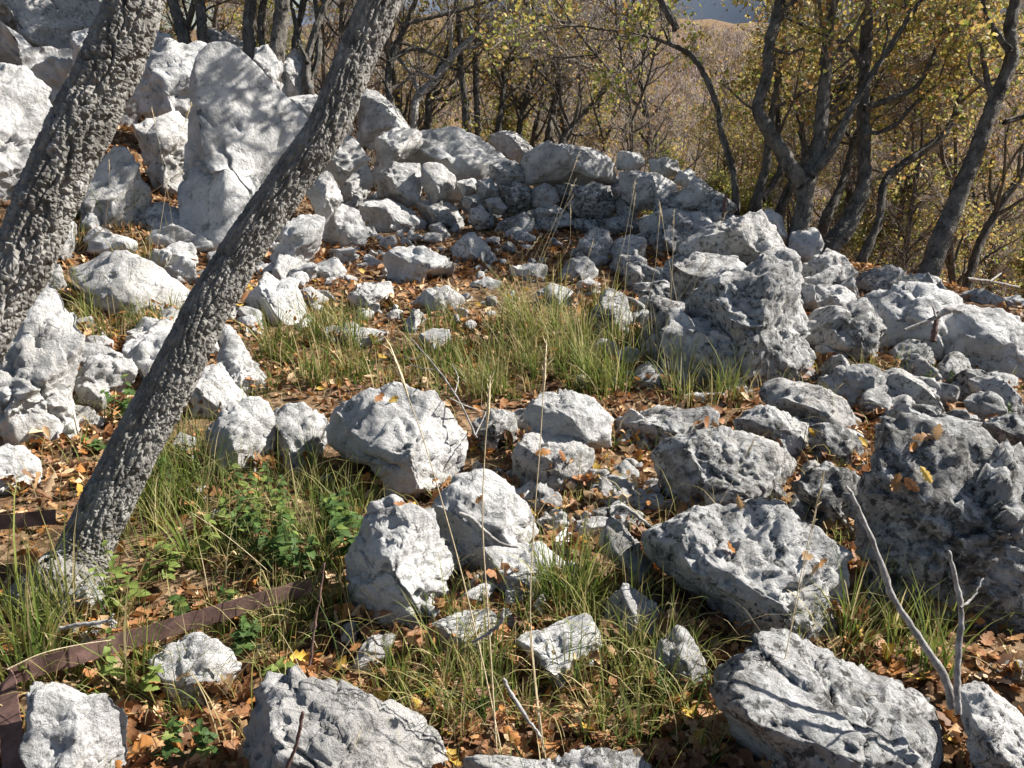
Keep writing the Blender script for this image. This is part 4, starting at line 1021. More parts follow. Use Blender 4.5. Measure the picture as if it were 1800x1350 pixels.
KINDS_ = [
    ('leafy', 'yellow green oak still in leaf', 'leafy oaks in the wood', dict(leafy=.6, dens=1.4, blen=1.3, weights=(4, 3, 4, 2, 3, 1, 1))),
    ('brown', 'oak with thin brown leaves', 'brown leaved oaks in the wood', dict(leafy=.25, dens=1.8, blen=1.3, weights=(2, 1, 2, 4, 1, 4, 1))),
    ('bare', 'leafless fine twigged tree', 'bare trees in the wood', dict(leafy=.04, dens=2.4, blen=1.4, weights=(1, 1, 1, 3, 1, 4, 1))),
    ('green', 'low bushy dark green young oak', 'young green oaks under the trees', dict(leafy=1.0, dens=1.9, blen=.9, weights=(2, 5, 1, 1, 5, 0, 0))),
]
def woodland():
    protos = []
    for i, (nm, lab, grp, kw) in enumerate(KINDS_):
        hs = (2.4, .03) if nm == 'green' else (6.0, .058)
        for v in range(2 if nm != 'bare' else 3):
            protos.append((i, make_proto(900 + i * 10 + v, hs[0] + .5 * v, hs[1], forks=2 + v % 2, **kw)))
    rng = np.random.RandomState(5)
    used = set(); placed = []; forced = [(15.5, 1275), (18.0, 1305), (21.0, 1250), (25.0, 1290), (29.0, 1320), (20.0, 1190), (24.0, 1700), (19.0, 1620)]
    # (count, nearest, farthest, weights of the kinds leafy/brown/bare/green, min spacing)
    bands = [(50, 9.6, 16, (2.4, 1.5, 4, 2.4), .7), (105, 15, 34, (3.6, 3, 5, 1.6), 1.1), (120, 32, 75, (1.5, 4, 6, .5), 1.5)]
    for (n, a, b, kw, sp) in bands:
        c = 0; tries = 0
        while c < n and tries < 12000:
            tries += 1
            t = math.sqrt(rng.uniform(a * a, b * b)); u = rng.uniform(-150, 1950)
            if b == 34 and forced: t, u = forced.pop(0)
            x = (u - 900) / F_PX * t; y = t * math.cos(PITCH)
            d = .62 * x + .78 * y
            if d < 7.9 and not (x < -1.4 and y > 9.8): continue
            if x < -1 and y < 10.5: continue
            if x > .8 and d < 8.8: continue
            if any((x - p[0]) ** 2 + (y - p[1]) ** 2 < sp * sp for p in placed): continue
            placed.append((x, y)); c += 1
            kw_ = np.array(kw) * (np.array([.35, .9, 1.5, .6]) if u < 1130 else np.array([1.5, 1, .7, 1.3])); ki = rng.choice(4, p=kw_ / kw_.sum())
            opts = [p for p in protos if p[0] == ki]; pr = opts[rng.randint(len(opts))][1]
            o = pr if pr.name not in used else copy_tree(pr); used.add(pr.name)
            z = float(H(x, y)); s = rng.uniform(.75, 1.2) * (.68 if t < 17 else .9)
            o.location = (x, y, z); o.scale = (s, s, s * rng.uniform(.9, 1.15)); o.rotation_euler = (rng.normal() * .05, rng.uniform(0, .16), rng.uniform(0, 6.28))
            tw_ = 'close' if t < 16 else ('farther down' if t < 33 else 'far below')
            uw = ['behind the upper left boulders', 'behind the leaning trunk', 'behind the white dome', 'behind the wall slab', 'behind the wall end', 'behind the forked oak', 'behind the right edge oaks'][int(np.digitize(u, [350, 650, 850, 1080, 1280, 1560]))]
            tag(o, KINDS_[ki][1] + ' ' + tw_ + ' ' + uw, 'tree', KINDS_[ki][2] + ' ' + tw_ + ' ' + uw)
    for k, (ki, pr) in enumerate(protos):      # a prototype no spot asked for still stands in the wood
        if pr.name not in used:
            pr.location = (3 + 2 * k, 30, float(H(3 + 2 * k, 30))); tag(pr, KINDS_[ki][1], 'tree', KINDS_[ki][2])
woodland()

def far_wood():
    """the hillside across the valley: thousands of crowns read as one mass"""
    rng = np.random.RandomState(8)
    tw, lf = MB(), MB()
    N = 4800
    t = np.sqrt(rng.uniform(62 ** 2, 340 ** 2, N)); u = rng.uniform(-250, 2050, N)
    t[:1700] = rng.uniform(210, 350, 1700)          # close ranks along the crest
    x = (u - 900) / F_PX * t; y = t * .93
    z = H(x, y, False)
    V = []; C = []; FT = []
    n0 = 0
    for k in range(N):
        hgt = rng.uniform(5, 8); wd = rng.uniform(2.0, 3.4)
        m = 90 if t[k] < 140 else 46
        # upswept slender twig slivers
        a = rng.uniform(0, 6.283, m); q = np.sqrt(rng.uniform(0, 1, m)); hh = rng.uniform(.25, 1, m)
        p = np.stack([x[k] + np.cos(a) * q * wd * np.sqrt(1.05 - hh * .75), y[k] + np.sin(a) * q * wd * np.sqrt(1.05 - hh * .75), z[k] + hh * hgt], 1)
        d = np.stack([np.cos(a) * .5, np.sin(a) * .5, np.ones(m)], 1) + rng.normal(size=(m, 3)) * .35
        d *= (rng.uniform(.7, 1.7, m) / np.linalg.norm(d, axis=1))[:, None]
        s = np.cross(d, rng.normal(size=(m, 3))); s /= np.linalg.norm(s, axis=1)[:, None]
        wdt = .035 + .00035 * t[k]
        V.append(np.stack([p - s * wdt, p + s * wdt, p + d], 1).reshape(-1, 3))
        base = (0.33, 0.27, 0.245) if rng.rand() < .72 else ((0.33, 0.25, 0.08) if rng.rand() < .6 else (0.30, 0.17, 0.08))
        C.append(np.repeat(np.array(base)[None] * rng.uniform(.7, 1.3, (m, 1)), 3, axis=0))
        # stem
        tube(tw, [(x[k], y[k], z[k] - .3), (x[k] + rng.normal() * .3, y[k], z[k] + hgt * .75)], (.11, .04), 3, (0.16, 0.14, 0.12), cap=False)
    V = np.concatenate(V); C = np.concatenate(C)
    tw.add(V, np.arange(len(V)).reshape(-1, 3), C)
    o = tw.obj('far_woodland', M_LEAF, None, False)
    tag(o, 'brown leafless wood covering the hillside across the valley', 'woodland', kind='stuff')
far_wood()
# ================================================================== SMALL THINGS
bpy.context.view_layer.update()
DG = bpy.context.evaluated_depsgraph_get()
def cam_hit(u, v):
    d = at(u, v, 1.0) - EYE; d = d / np.linalg.norm(d)
    ok, loc, nor, idx, ob, mx = scene.ray_cast(DG, Vector(EYE), Vector(d))
    return (np.array(loc), np.array(nor), ob) if ok else None
def down_hit(x, y, z0=6.0):
    ok, loc, nor, idx, ob, mx = scene.ray_cast(DG, Vector((x, y, z0)), Vector((0, 0, -1)))
    return (np.array(loc), np.array(nor), ob) if ok else None

# ---------------------------------------------------------------- lobed oak leaf
OAK = [(0, 0), (.10, .05), (.16, .15), (.30, .17), (.32, .10), (.44, .24), (.54, .27), (.56, .15), (.68, .25), (.78, .23), (.78, .12), (.90, .13), (1.0, 0)]
OAK_MID = [(0, 0), (.18, .17), (.31, .10), (.50, .27), (.60, .15), (.78, .24), (1.0, 0)]
OAK_FAR = [(0, 0), (.28, .19), (.68, .25), (1.0, 0)]
def oak_leaf(rng, curl, form=OAK):
    a = np.array(form); n = len(a)
    x = a[:, 0]; w = a[:, 1] * rng.uniform(.85, 1.2, n)
    cx = lambda x, y: np.stack([x * np.cos(curl * x * .4), y, .12 * np.sin(x * 3 + rng_ph) + np.abs(y) * curl * .9 + x * x * curl * .35], 1)
    rng_ph = rng.uniform(0, 6)
    mid = cx(x, np.zeros(n)); Lf = cx(x, w); Rt = cx(x, -w)
    V = np.concatenate([mid, Lf, Rt]); V -= V.mean(0)
    q = []
    for i in range(n - 1):
        q.append((i, i + 1, n + i + 1, n + i)); q.append((i + 1, i, 2 * n + i, 2 * n + i + 1))
    return V, np.array(q)

DEADCOLS = np.array([(0.33, 0.19, 0.085), (0.26, 0.125, 0.05), (0.44, 0.30, 0.165), (0.36, 0.17, 0.05), (0.16, 0.085, 0.045), (0.52, 0.40, 0.26), (0.50, 0.35, 0.07), (0.30, 0.16, 0.08)])
DEADW = np.array([4, 3, 3.2, 2.4, 5, 2.2, .5, 3.4]); DEADW = DEADW / DEADW.sum()
DEADCOLS = DEADCOLS * np.array([1.14, 1.06, .98])

def litter():
    rng = np.random.RandomState(21)
    forms = [oak_leaf(rng, rng.uniform(-.6, .9), OAK_MID) for k in range(6)] + [oak_leaf(rng, rng.uniform(-.6, .9), OAK_FAR) for k in range(6)]   # finer outlines near, simpler far
    mb = MB()
    N = 34000
    # denser close to the camera and in the hollows
    u = rng.uniform(-80, 1880, N * 2); v = rng.uniform(330, 1500, N * 2)
    xs = []; 
    X = rng.uniform(-6.5, 8.0, N * 4); Y = .7 + 9.3 * rng.rand(N * 4) ** 1.3
    near = np.abs(X) < .85 * Y + 1.3
    X, Y = X[near], Y[near]
    dn = pnoise(np.stack([X * 1.1, Y * 1.1, np.zeros(len(X)) + 3.3], 1))
    keep = rng.rand(len(X)) < np.clip(.62 + dn * 1.1, .12, 1)
    X, Y = X[keep], Y[keep]
    ex = []                                   # leaves banked up against the stones
    for (u, v, w, h, t) in BASES:
        for k in range(int(10 + w / 5)):
            g = at(u + rng.uniform(-.6, .6) * w, v + rng.uniform(-.06, .10) * h, t); ex.append((g[0], g[1]))
    ex = np.array(ex); nx_ = len(ex)
    X = np.concatenate([X, ex[:, 0]]); Y = np.concatenate([Y, ex[:, 1]])
    Z = H(X, Y); n = len(X)
    L = rng.uniform(.030, .085, n) * np.where(rng.rand(n) < .25, .6, 1); yaw = rng.uniform(0, 6.283, n); tx = rng.normal(size=n) * .6; ty = rng.normal(size=n) * .6
    lift = rng.uniform(0.002, .035, n); lift[-nx_:] += rng.uniform(0, .05, nx_)
    fi = rng.randint(0, 6, n) + np.where(Y > 3.3, 6, 0)
    col = DEADCOLS[rng.choice(len(DEADCOLS), n, p=DEADW)] * rng.uniform(.7, 1.25, (n, 1))
    for k in range(12):
        m = fi == k; V, q = forms[k]
        P = V[None] * L[m][:, None, None]
        c, s = np.cos(tx[m])[:, None], np.sin(tx[m])[:, None]
        P = np.stack([P[..., 0], P[..., 1] * c - P[..., 2] * s, P[..., 1] * s + P[..., 2] * c], -1)
        c, s = np.cos(ty[m])[:, None], np.sin(ty[m])[:, None]
        P = np.stack([P[..., 0] * c + P[..., 2] * s, P[..., 1], -P[..., 0] * s + P[..., 2] * c], -1)
        c, s = np.cos(yaw[m])[:, None], np.sin(yaw[m])[:, None]
        P = np.stack([P[..., 0] * c - P[..., 1] * s, P[..., 0] * s + P[..., 1] * c, P[..., 2]], -1)
        P = P + np.stack([X[m], Y[m], Z[m] + lift[m]], 1)[:, None]
        nv = len(V); cnt = int(m.sum())
        F_ = (q[None] + (np.arange(cnt) * nv)[:, None, None]).reshape(-1, 4)
        mb.add(P.reshape(-1, 3), F_, np.repeat(col[m], nv, axis=0))
    tag(mb.obj('leaf_litter', M_DEAD), 'brown and tan oak leaves carpeting the ground between the rocks', 'leaf litter', kind='stuff')
litter()

def single_leaves():
    rng = np.random.RandomState(31)
    metas = []
    for k in range(8):
        V, q = oak_leaf(rng, rng.uniform(-.5, 1.0)); mb = MB(); mb.add(V, q); metas.append(mb.mesh('fallen_leaf', M_DEADO, False))
    used = {}
    def put(p, nrm, L, col, lab, grp=None):
        o = bpy.data.objects.new('fallen_leaf', metas[rng.randint(8)]); COL.objects.link(o)
        z = Vector(nrm) + Vector(rng.normal(size=3) * .22)
        qd = z.to_track_quat('Z', 'Y')
        from mathutils import Quaternion
        o.rotation_mode = 'QUATERNION'; o.rotation_quaternion = qd @ Quaternion((0, 0, 1), rng.uniform(0, 6.28))
        o.location = np.array(p) + np.array(nrm) * .012 + np.array([0, 0, .006]); o.scale = (L, L, L)
        o.color = (*col, 1)
        tag(o, lab, 'leaf', grp)
    # the ones that lie on rocks
    on_rock = [(668, 703, .06, 1, 'brown'), (690, 705, .05, 6, 'yellow'), (955, 800, .07, 3, ''), (985, 805, .06, 1, ''), (970, 822, .06, 0, ''), (1000, 812, .05, 2, ''), (1280, 970, .06, 3, ''),
               (1420, 985, .06, 2, ''), (1430, 1000, .05, 5, ''), (1440, 990, .05, 0, ''), (1620, 775, .07, 0, ''), (1645, 765, .06, 2, ''), (1600, 790, .05, 3, ''), (1625, 840, .06, 6, ''), (1575, 850, .07, 0, ''), (1600, 860, .06, 1, ''),
               (1560, 870, .05, 2, ''), (1240, 745, .07, 1, ''), (1225, 748, .05, 3, ''), (1255, 750, .05, 0, ''), (1300, 885, .05, 2, ''), (845, 880, .04, 0, ''), (700, 890, .04, 1, ''), (1430, 760, .05, 6, '')]
    labs = {'brown': 'brown oak leaf on top of the big white boulder', 'yellow': 'yellow oak leaf on top of the big white boulder'}
    for (u, v, L, ci, key) in on_rock:
        h = cam_hit(u, v)
        if h:
            cn = ['brown', 'reddish brown', 'tan', 'rust orange', 'dark brown', 'pale buff', 'yellow', 'chestnut'][ci]
            wh = 'the pale front boulders' if u < 900 else ('the grey leafy boulder' if u < 1050 else ('the low ridge of grey rock' if u < 1270 else ('the large pitted boulder' if u < 1500 else 'the giant right boulder')))
            put(h[0], h[1], L, DEADCOLS[ci], labs.get(key, cn + ' oak leaf caught on ' + wh), None if key else cn + ' leaves on ' + wh)
    n = 0; tries = 0
    regs = [(430, 850, 330, 120, 1.2), (900, 1150, 360, 200, 2.2), (1300, 1130, 200, 100, 1.4), (1100, 880, 130, 90, 1.2), (1650, 1150, 150, 80, 1.2), (300, 1250, 260, 100, 1.2), (1350, 1280, 160, 80, .8), (1000, 1280, 260, 60, 1.2), (90, 900, 90, 60, .6)]
    w = np.array([r[4] for r in regs]); w /= w.sum()
    while n < 262 and tries < 1500:
        tries += 1
        r = regs[rng.choice(len(regs), p=w)]
        h = cam_hit(r[0] + rng.uniform(-1, 1) * r[2], r[1] + rng.uniform(-1, 1) * r[3])
        if not h or h[2].name.split('.')[0] not in ('ground', 'leaf_litter') or h[0][1] > 4.5: continue
        ci = rng.choice(len(DEADCOLS), p=DEADW)
        L = rng.uniform(.045, .085)
        p = h[0].copy(); 
        cn = ['brown', 'reddish brown', 'tan', 'rust orange', 'dark brown', 'pale buff', 'yellow', 'chestnut'][ci]
        wh = ['around the herb patch', 'at the bottom centre', 'in front of the large pitted boulder', 'under the round spotted boulder', 'below the giant right boulder', 'near the rusty strip', 'on the left of the long bottom boulder', 'along the bottom edge', 'beside the trunk foot'][regs.index(r)]
        put(p, (0, 0, 1), L, DEADCOLS[ci] * rng.uniform(.85, 1.2), cn + ' oak leaf lying loose ' + wh, cn + ' fallen leaves ' + wh)
        n += 1
single_leaves()

# ---------------------------------------------------------------- grass
def blades(mb, base, L, W, lean_dir, bend, cols, rng, seg=4):
    n = len(base); s = np.linspace(0, 1, seg + 1)
    d = np.stack([np.cos(lean_dir), np.sin(lean_dir), np.zeros(n)], 1)
    side = np.stack([-np.sin(lean_dir + rng.normal(size=n) * .6), np.cos(lean_dir + rng.normal(size=n) * .6), np.zeros(n)], 1)
    ang = bend[:, None] * s[None] ** 1.15            # angle from vertical along the blade
    st = L[:, None] / seg
    hx = np.concatenate([np.zeros((n, 1)), np.cumsum(np.sin(ang[:, 1:]) * st, 1)], 1)
    hz = np.concatenate([np.zeros((n, 1)), np.cumsum(np.cos(ang[:, 1:]) * st, 1)], 1)
    c = base[:, None] + hx[..., None] * d[:, None] + hz[..., None] * np.array([0, 0, 1.0])
    w = W[:, None] * (1 - s[None] ** 2.2 * .93) * .5
    V = np.stack([c - w[..., None] * side[:, None], c + w[..., None] * side[:, None]], 2).reshape(-1, 3)
    k = (np.arange(n) * (seg + 1) * 2)[:, None] + (np.arange(seg) * 2)[None]
    f = np.stack([k, k + 1, k + 3, k + 2], -1).reshape(-1, 4)
    tip = np.clip(s ** 2 * rng.uniform(0, 0.7, n)[:, None], 0, 1)[..., None]
    C = cols[:, None] * (1 - tip) + np.array([0.46, 0.38, 0.15]) * tip
    mb.add(V, f, np.repeat(C.reshape(-1, 3), 2, axis=0))

GREEN = np.array([(0.085, 0.14, 0.022), (0.13, 0.19, 0.030), (0.20, 0.24, 0.05), (0.055, 0.10, 0.02), (0.42, 0.34, 0.16), (0.28, 0.26, 0.08), (0.52, 0.43, 0.24)])
def gcols(n, rng, dry):
    w = np.array([3, 3, 2, 2, 0, 0, 0]) * (1 - dry) / 10 + np.array([0, 0, 0, 0, 3, 4, 3]) * dry / 10
    return GREEN[rng.choice(7, n, p=w / w.sum())] * rng.uniform(.75, 1.25, (n, 1))

def tuft_geo(mb, g, rng, n, L, rad, dry=.25, bend=(.15, 1.3), W=.0045, dirn=None):
    a = rng.uniform(0, 6.283, n); q = np.sqrt(rng.uniform(0, 1, n)) * rad
    b = g[None] + np.stack([np.cos(a) * q, np.sin(a) * q, np.full(n, -.015)], 1)
    ld = a + rng.normal(size=n) * .7
    if dirn is not None: ld = np.where(rng.rand(n) < .6, dirn + rng.normal(size=n) * .5, ld)
    blades(mb, b, L * rng.uniform(.45, 1.15, n), W * rng.uniform(.6, 1.3, n), ld, rng.uniform(bend[0], bend[1], n), gcols(n, rng, dry), rng)

def grass_cover():
    rng = np.random.RandomState(17)
    mb = MB()
    # (u, v, du, dv, tufts, blades, length, dryness)
    zones = [(780, 620, 320, 75, 56, 20, .22, .28), (900, 665, 180, 45, 50, 26, .20, .22), (560, 640, 110, 70, 26, 26, .24, .3), (1010, 580, 110, 50, 14, 20, .30, .45), (1080, 660, 90, 60, 24, 22, .28, .3),
             (230, 545, 150, 45, 40, 20, .20, .45), (200, 400, 110, 50, 16, 16, .25, .6), (420, 900, 230, 110, 60, 16, .20, .15), (330, 850, 60, 70, 14, 16, .25, .15), (540, 960, 110, 90, 26, 16, .18, .12),
             (990, 1180, 260, 110, 62, 16, .17, .35), (760, 1190, 120, 110, 26, 16, .17, .3), (1150, 1270, 150, 80, 24, 14, .15, .3), (230, 1190, 200, 120, 16, 12, .20, .25), (60, 1110, 80, 100, 14, 14, .30, .3),
             (1560, 1110, 120, 70, 22, 16, .2, .15), (1240, 690, 70, 35, 22, 18, .22, .35), (1600, 660, 90, 35, 16, 14, .15, .4), (640, 280, 40, 30, 14, 16, .16, .35), (905, 262, 14, 8, 4, 18, .25, .3),
             (90, 85, 60, 30, 12, 16, .25, .6), (130, 720, 50, 60, 12, 14, .2, .2), (480, 780, 60, 30, 6, 12, .15, .3), (1080, 1060, 80, 30, 8, 12, .2, .3), (520, 1110, 130, 60, 26, 16, .16, .2), (430, 780, 60, 60, 5, 10, .2, .3), (1430, 1230, 120, 60, 5, 10, .1, .2)]
    for (u, v, du, dv, nt, nb, L, dry) in zones:
        for k in range(nt):
            a, q = rng.uniform(0, 6.28), math.sqrt(rng.rand())
            g = ground_pt(u + math.cos(a) * du * q, v + math.sin(a) * dv * q)
            tuft_geo(mb, g, rng, nb, L * rng.uniform(.5, 1.6), rng.uniform(.02, .08), np.clip(dry + rng.normal() * .25, 0, 1), (.1, rng.uniform(.9, 2.0)), W=.0042 if g[1] < 4 else .0055)
    # short grass fringing the foot of the stones
    for (u, v, w, h, t) in BASES:
        for k in range(int(2 + w / 28)):
            if rng.rand() < .45: continue
            uu = u + rng.uniform(-.55, .55) * w
            g = ground_pt(uu, min(v + rng.uniform(0, .10) * h, 1400))
            tuft_geo(mb, g, rng, rng.randint(6, 14), rng.uniform(.06, .17), rng.uniform(.02, .05), np.clip(.35 + rng.normal() * .3, 0, 1), (.2, 1.7), W=.0038)
    for k in range(22):                        # blades crossing in front of the iron strip
        q = rng.rand(); g = ground_pt(540 - 520 * q + rng.normal() * 10, 1062 + 160 * q + rng.uniform(4, 26))
        tuft_geo(mb, g, rng, rng.randint(5, 12), rng.uniform(.08, .2), .04, .3, (.2, 1.6), W=.004)
    # loose flat straws
    for k in range(1300):
        u, v = rng.uniform(0, 1500), rng.uniform(560, 1340)
        g = ground_pt(u, v)
        blades(mb, (g + [0, 0, .03])[None], np.array([rng.uniform(.08, .28)]), np.array([.0028]), np.array([rng.uniform(0, 6.28)]), np.array([rng.uniform(1.3, 1.9)]), gcols(1, rng, .8), rng)
    tag(mb.obj('grass', M_GRASS, None, True), 'mixed green and straw coloured grass growing between the rocks', 'grass', kind='stuff')
grass_cover()

def grass_tuft(label, u, v, n, L, rad, dry=.2, bend=(.1, 1.2), W=.006, dirn=None, seed=0):
    rng = np.random.RandomState(600 + seed); g = ground_pt(u, v)
    mb = MB(); tuft_geo(mb, g, rng, n, L, rad, dry, bend, W, dirn)
    tag(mb.obj('grass_tuft', M_GRASS, None, True, g), label, 'grass tuft', kind='thing')
grass_tuft('dense bright green grass clump at the foot of the pale veined boulder', 990, 1055, 110, .30, .09, .12, (.05, 1.1), .0055, None, 1)
grass_tuft('green grass spray right of the dense bright clump', 1040, 1030, 50, .26, .06, .2, (.1, 1.1), .0045, 0.2, 2)
grass_tuft('tall coarse green grass clump at the left edge near the rusty strip', 40, 1185, 60, .42, .09, .25, (.1, 1.1), .008, None, 3)
grass_tuft('few long green blades beneath the leaning trunk by the pale boulder', 290, 900, 30, .34, .07, .08, (.3, 1.4), .009, .2, 4)
grass_tuft('arching green blades in the middle of the herb patch', 345, 985, 36, .28, .09, .08, (.5, 1.6), .008, None, 5)
grass_tuft('wide green blades in front of the striped pale stone', 250, 1225, 22, .34, .05, .15, (.2, 1.2), .008, .5, 6)
grass_tuft('upright green grass blades growing on the curved slab', 1430, 738, 24, .20, .03, .02, (.05, .6), .006, .5, 7)
grass_tuft('slanting green grass blades behind the forked dead stick', 1640, 1190, 34, .32, .05, .05, (.2, .75), .006, 2.7, 8)
grass_tuft('pair of stiff green blades left of the bottom centre grass', 705, 1230, 14, .24, .02, .05, (.05, .4), .009, None, 9)
grass_tuft('dark drooping grass tuft right of the lumpy pale rock', 560, 600, 120, .38, .10, .30, (.3, 1.7), .005, None, 10)
grass_tuft('big drooping tuft of dry grass in the enclosure middle', 930, 600, 170, .50, .12, .5, (.3, 1.5), .005, 3.3, 11)
grass_tuft('yellowing upright grass tuft behind the grey leafy boulder', 850, 690, 120, .26, .14, .35, (.05, 1.0), .005, None, 12)
grass_tuft('green grass tuft left of the jagged pocked rock', 1080, 690, 60, .32, .09, .2, (.1, 1.0), .005, None, 13)
grass_tuft('grass tuft on the gap between the low domed boulder and the white hollowed one', 190, 590, 80, .26, .14, .4, (.1, 1.2), .005, None, 14)
grass_tuft('straw grass tuft before the dark hollow at the left', 240, 470, 50, .30, .12, .7, (.1, .9), .005, None, 15)

# ---------------------------------------------------------------- tall dry stalks
def stalk(label, pxs, t0=None, t1=None, head=True, r=.0016):
    A = parse(pxs)
    if t0 is None: t0 = ground_t(A[0][0], min(A[0][1], 1345))
    if t1 is None: t1 = t0 * .97
    W = np.array([at(a[0], a[1], t0 + (t1 - t0) * k / (len(A) - 1)) for k, a in enumerate(A)])
    W[0, 2] -= .02
    P = spline(W, 16)
    mb = MB(); tube(mb, P, np.linspace(r * 1.25, r * .6, 16), 4)
    loc = W[0]
    if head:
        rt = thing('dry_grass_stalk', loc, label, 'grass stalk')
        mb.obj('stem', M_STRAW, rt, True, loc)
        hb = MB(); d = P[-1] - P[-4]; d /= np.linalg.norm(d)
        rng = np.random.RandomState(int(A[0][0])); Lh = np.linalg.norm(P[-1] - P[0]) * .13
        tube(hb, [P[-1] - d * .01, P[-1] + d * Lh * .3, P[-1] + d * Lh], (r * .8, r * 2.4, r * .5), 5)
        for q in range(12):
            b = P[-1] + d * Lh * q / 12; s_ = d + rng.normal(size=3) * .35; s_ /= np.linalg.norm(s_)
            tube(hb, [b, b + s_ * Lh * .22], (r * .9, r * .3), 3)
        hb.obj('seed_head', M_STRAW, rt, True, loc)
    else:
        tag(mb.obj('dry_grass_stalk', M_STRAW, None, True, loc), label, 'grass stalk')
stalk('tallest straw stalk bending left in front of the big white boulder', '888,1345 852,1180 812,1010 782,900 745,775 715,690', r=.002)
stalk('straight straw stalk with a plump seed head left of the grey leafy boulder', '875,1345 868,1240 858,1080 848,920 852,800 856,745', r=.002)
stalk('fine straw stalk crossing the cracked pale boulder', '962,1345 945,1230 932,1080 938,930 948,800 955,690', r=.0017)
stalk('reddish based stalk beside the fine straw one', '958,1340 950,1290 940,1200 931,1110', head=False, r=.0024)
stalk('thin stalk slanting across the round spotted boulder', '1195,1040 1235,940 1280,860 1312,800', r=.0013)
stalk('thin stalk rising in front of the large pitted boulder', '1332,1335 1375,1180 1410,1000 1435,890', r=.0013)
stalk('second thin stalk on the long bottom right boulder', '1350,1250 1372,1170 1395,1090 1412,1010 1428,930', r=.0011)
stalk('straw stalk leaning left over the herb patch', '520,1040 450,985 395,940 335,900', r=.0015, head=False)
stalk('bent straw lying over the rusty strip', '10,1165 70,1150 130,1135 195,1125', t0=2.0, t1=2.1, r=.002, head=False)
stalk('long stalk leaning up from the striped pale stone', '368,1228 420,1185 470,1125 515,1060', r=.0014, head=False)
stalk('tall fine stalk in the enclosure rising before the wall slab', '905,580 935,490 975,390 1005,305', r=.0013)
stalk('tall fine stalk second from the wall slab', '930,575 950,470 978,400 1000,345', r=.0011)
stalk('tall fine stalk third from the wall slab', '915,590 925,500 950,430 990,370', r=.0011)
stalk('leaning stalk left of the upright grey stone', '950,560 975,480 1000,430 1003,385', r=.0011)
stalk('straight stalk before the square shaded stone', '1062,590 1078,500 1098,420 1112,345', r=.0012)
stalk('straight stalk right of the square shaded stone', '1090,600 1098,510 1105,430 1113,370', r=.0011)
stalk('pale upright stalk in front of the ridge boulder', '1180,640 1178,560 1182,470 1184,400', r=.0012)
stalk('second pale upright stalk before the ridge boulder', '1200,650 1195,560 1180,480 1165,390', r=.0012)
stalk('long stalk leaning right over the jagged pocked rock', '1195,600 1215,520 1235,470 1265,400', r=.0011)
stalk('stalk leaning across the face of the tall shaded boulder', '1250,640 1285,580 1310,545 1335,510', r=.0011)
stalk('stalk crossing low before the tall shaded boulder', '1300,680 1330,610 1355,570 1375,540', r=.0011)
stalk('tall straw stalk in front of the tall pale boulder', '268,480 285,380 300,290 325,215', r=.0016)
stalk('straw stalk crossing its neighbour before the pointed boulder', '310,440 295,340 283,270 273,220', r=.0013)
stalk('straw stalk leaning right below the pointed boulder', '130,440 190,395 250,350 300,315', r=.0015)
stalk('short straw stalk left of the dark hollow', '180,440 188,370 192,340 192,300', r=.0012)
stalk('straw stalk slanting over the rounded shaded boulder', '140,445 160,420 190,395 210,385', r=.0012)
for k_, (lb_, px_) in enumerate([('fine dry stalk left of the middle tuft leaning right', '820,650 850,570 885,500 930,440'), ('fine dry stalk behind the cracked pale boulder', '1000,665 1010,590 1016,520 1035,450'),
        ('short dry stalk before the rounded grey stone', '960,640 962,590 968,545 985,500'), ('long dry stalk beside the craggy bright edged rock', '1120,660 1130,570 1150,480 1158,400'),
        ('dry stalk leaning left over the middle grass', '900,660 870,590 830,540 800,510'), ('dry stalk right of the big white boulder', '845,720 850,650 862,590 880,540'), ('fine stalk at the right end of the grass', '1150,690 1160,610 1185,540 1225,480')]):
    stalk(lb_, px_, r=.0011)
stalk('arched stalk left of the middle tuft', '870,640 800,690 720,600 680,560', r=.0011, head=False)

# ---------------------------------------------------------------- herbs
def herb_leaf_mesh(seed):
    rng = np.random.RandomState(seed); n = 15
    x = np.linspace(0, 1, n); w = .40 * np.sin(np.pi * x ** .72) ** .85 * (1 - .18 * (np.arange(n) % 2)) + .002
    cur = lambda x, y: np.stack([x, y, -.28 * x * x + .28 * np.abs(y) + .02 * np.sin(x * 40)], 1)
    V = np.concatenate([cur(x, 0 * x), cur(x - .05 * (np.arange(n) % 2), w), cur(x - .05 * (np.arange(n) % 2), -w)])
    q = []
    for i in range(n - 1):
        q.append((i, i + 1, n + i + 1, n + i)); q.append((i + 1, i, 2 * n + i, 2 * n + i + 1))
    return V, np.array(q)
HERBM = []
for k_, cc in enumerate([(0.085, 0.15, 0.035), (0.065, 0.115, 0.03), (0.19, 0.25, 0.06)]):
    V_, q_ = herb_leaf_mesh(k_); mb_ = MB(); mb_.add(V_, q_, cc); HERBM.append(mb_.mesh('leaf', M_GRASS, True))

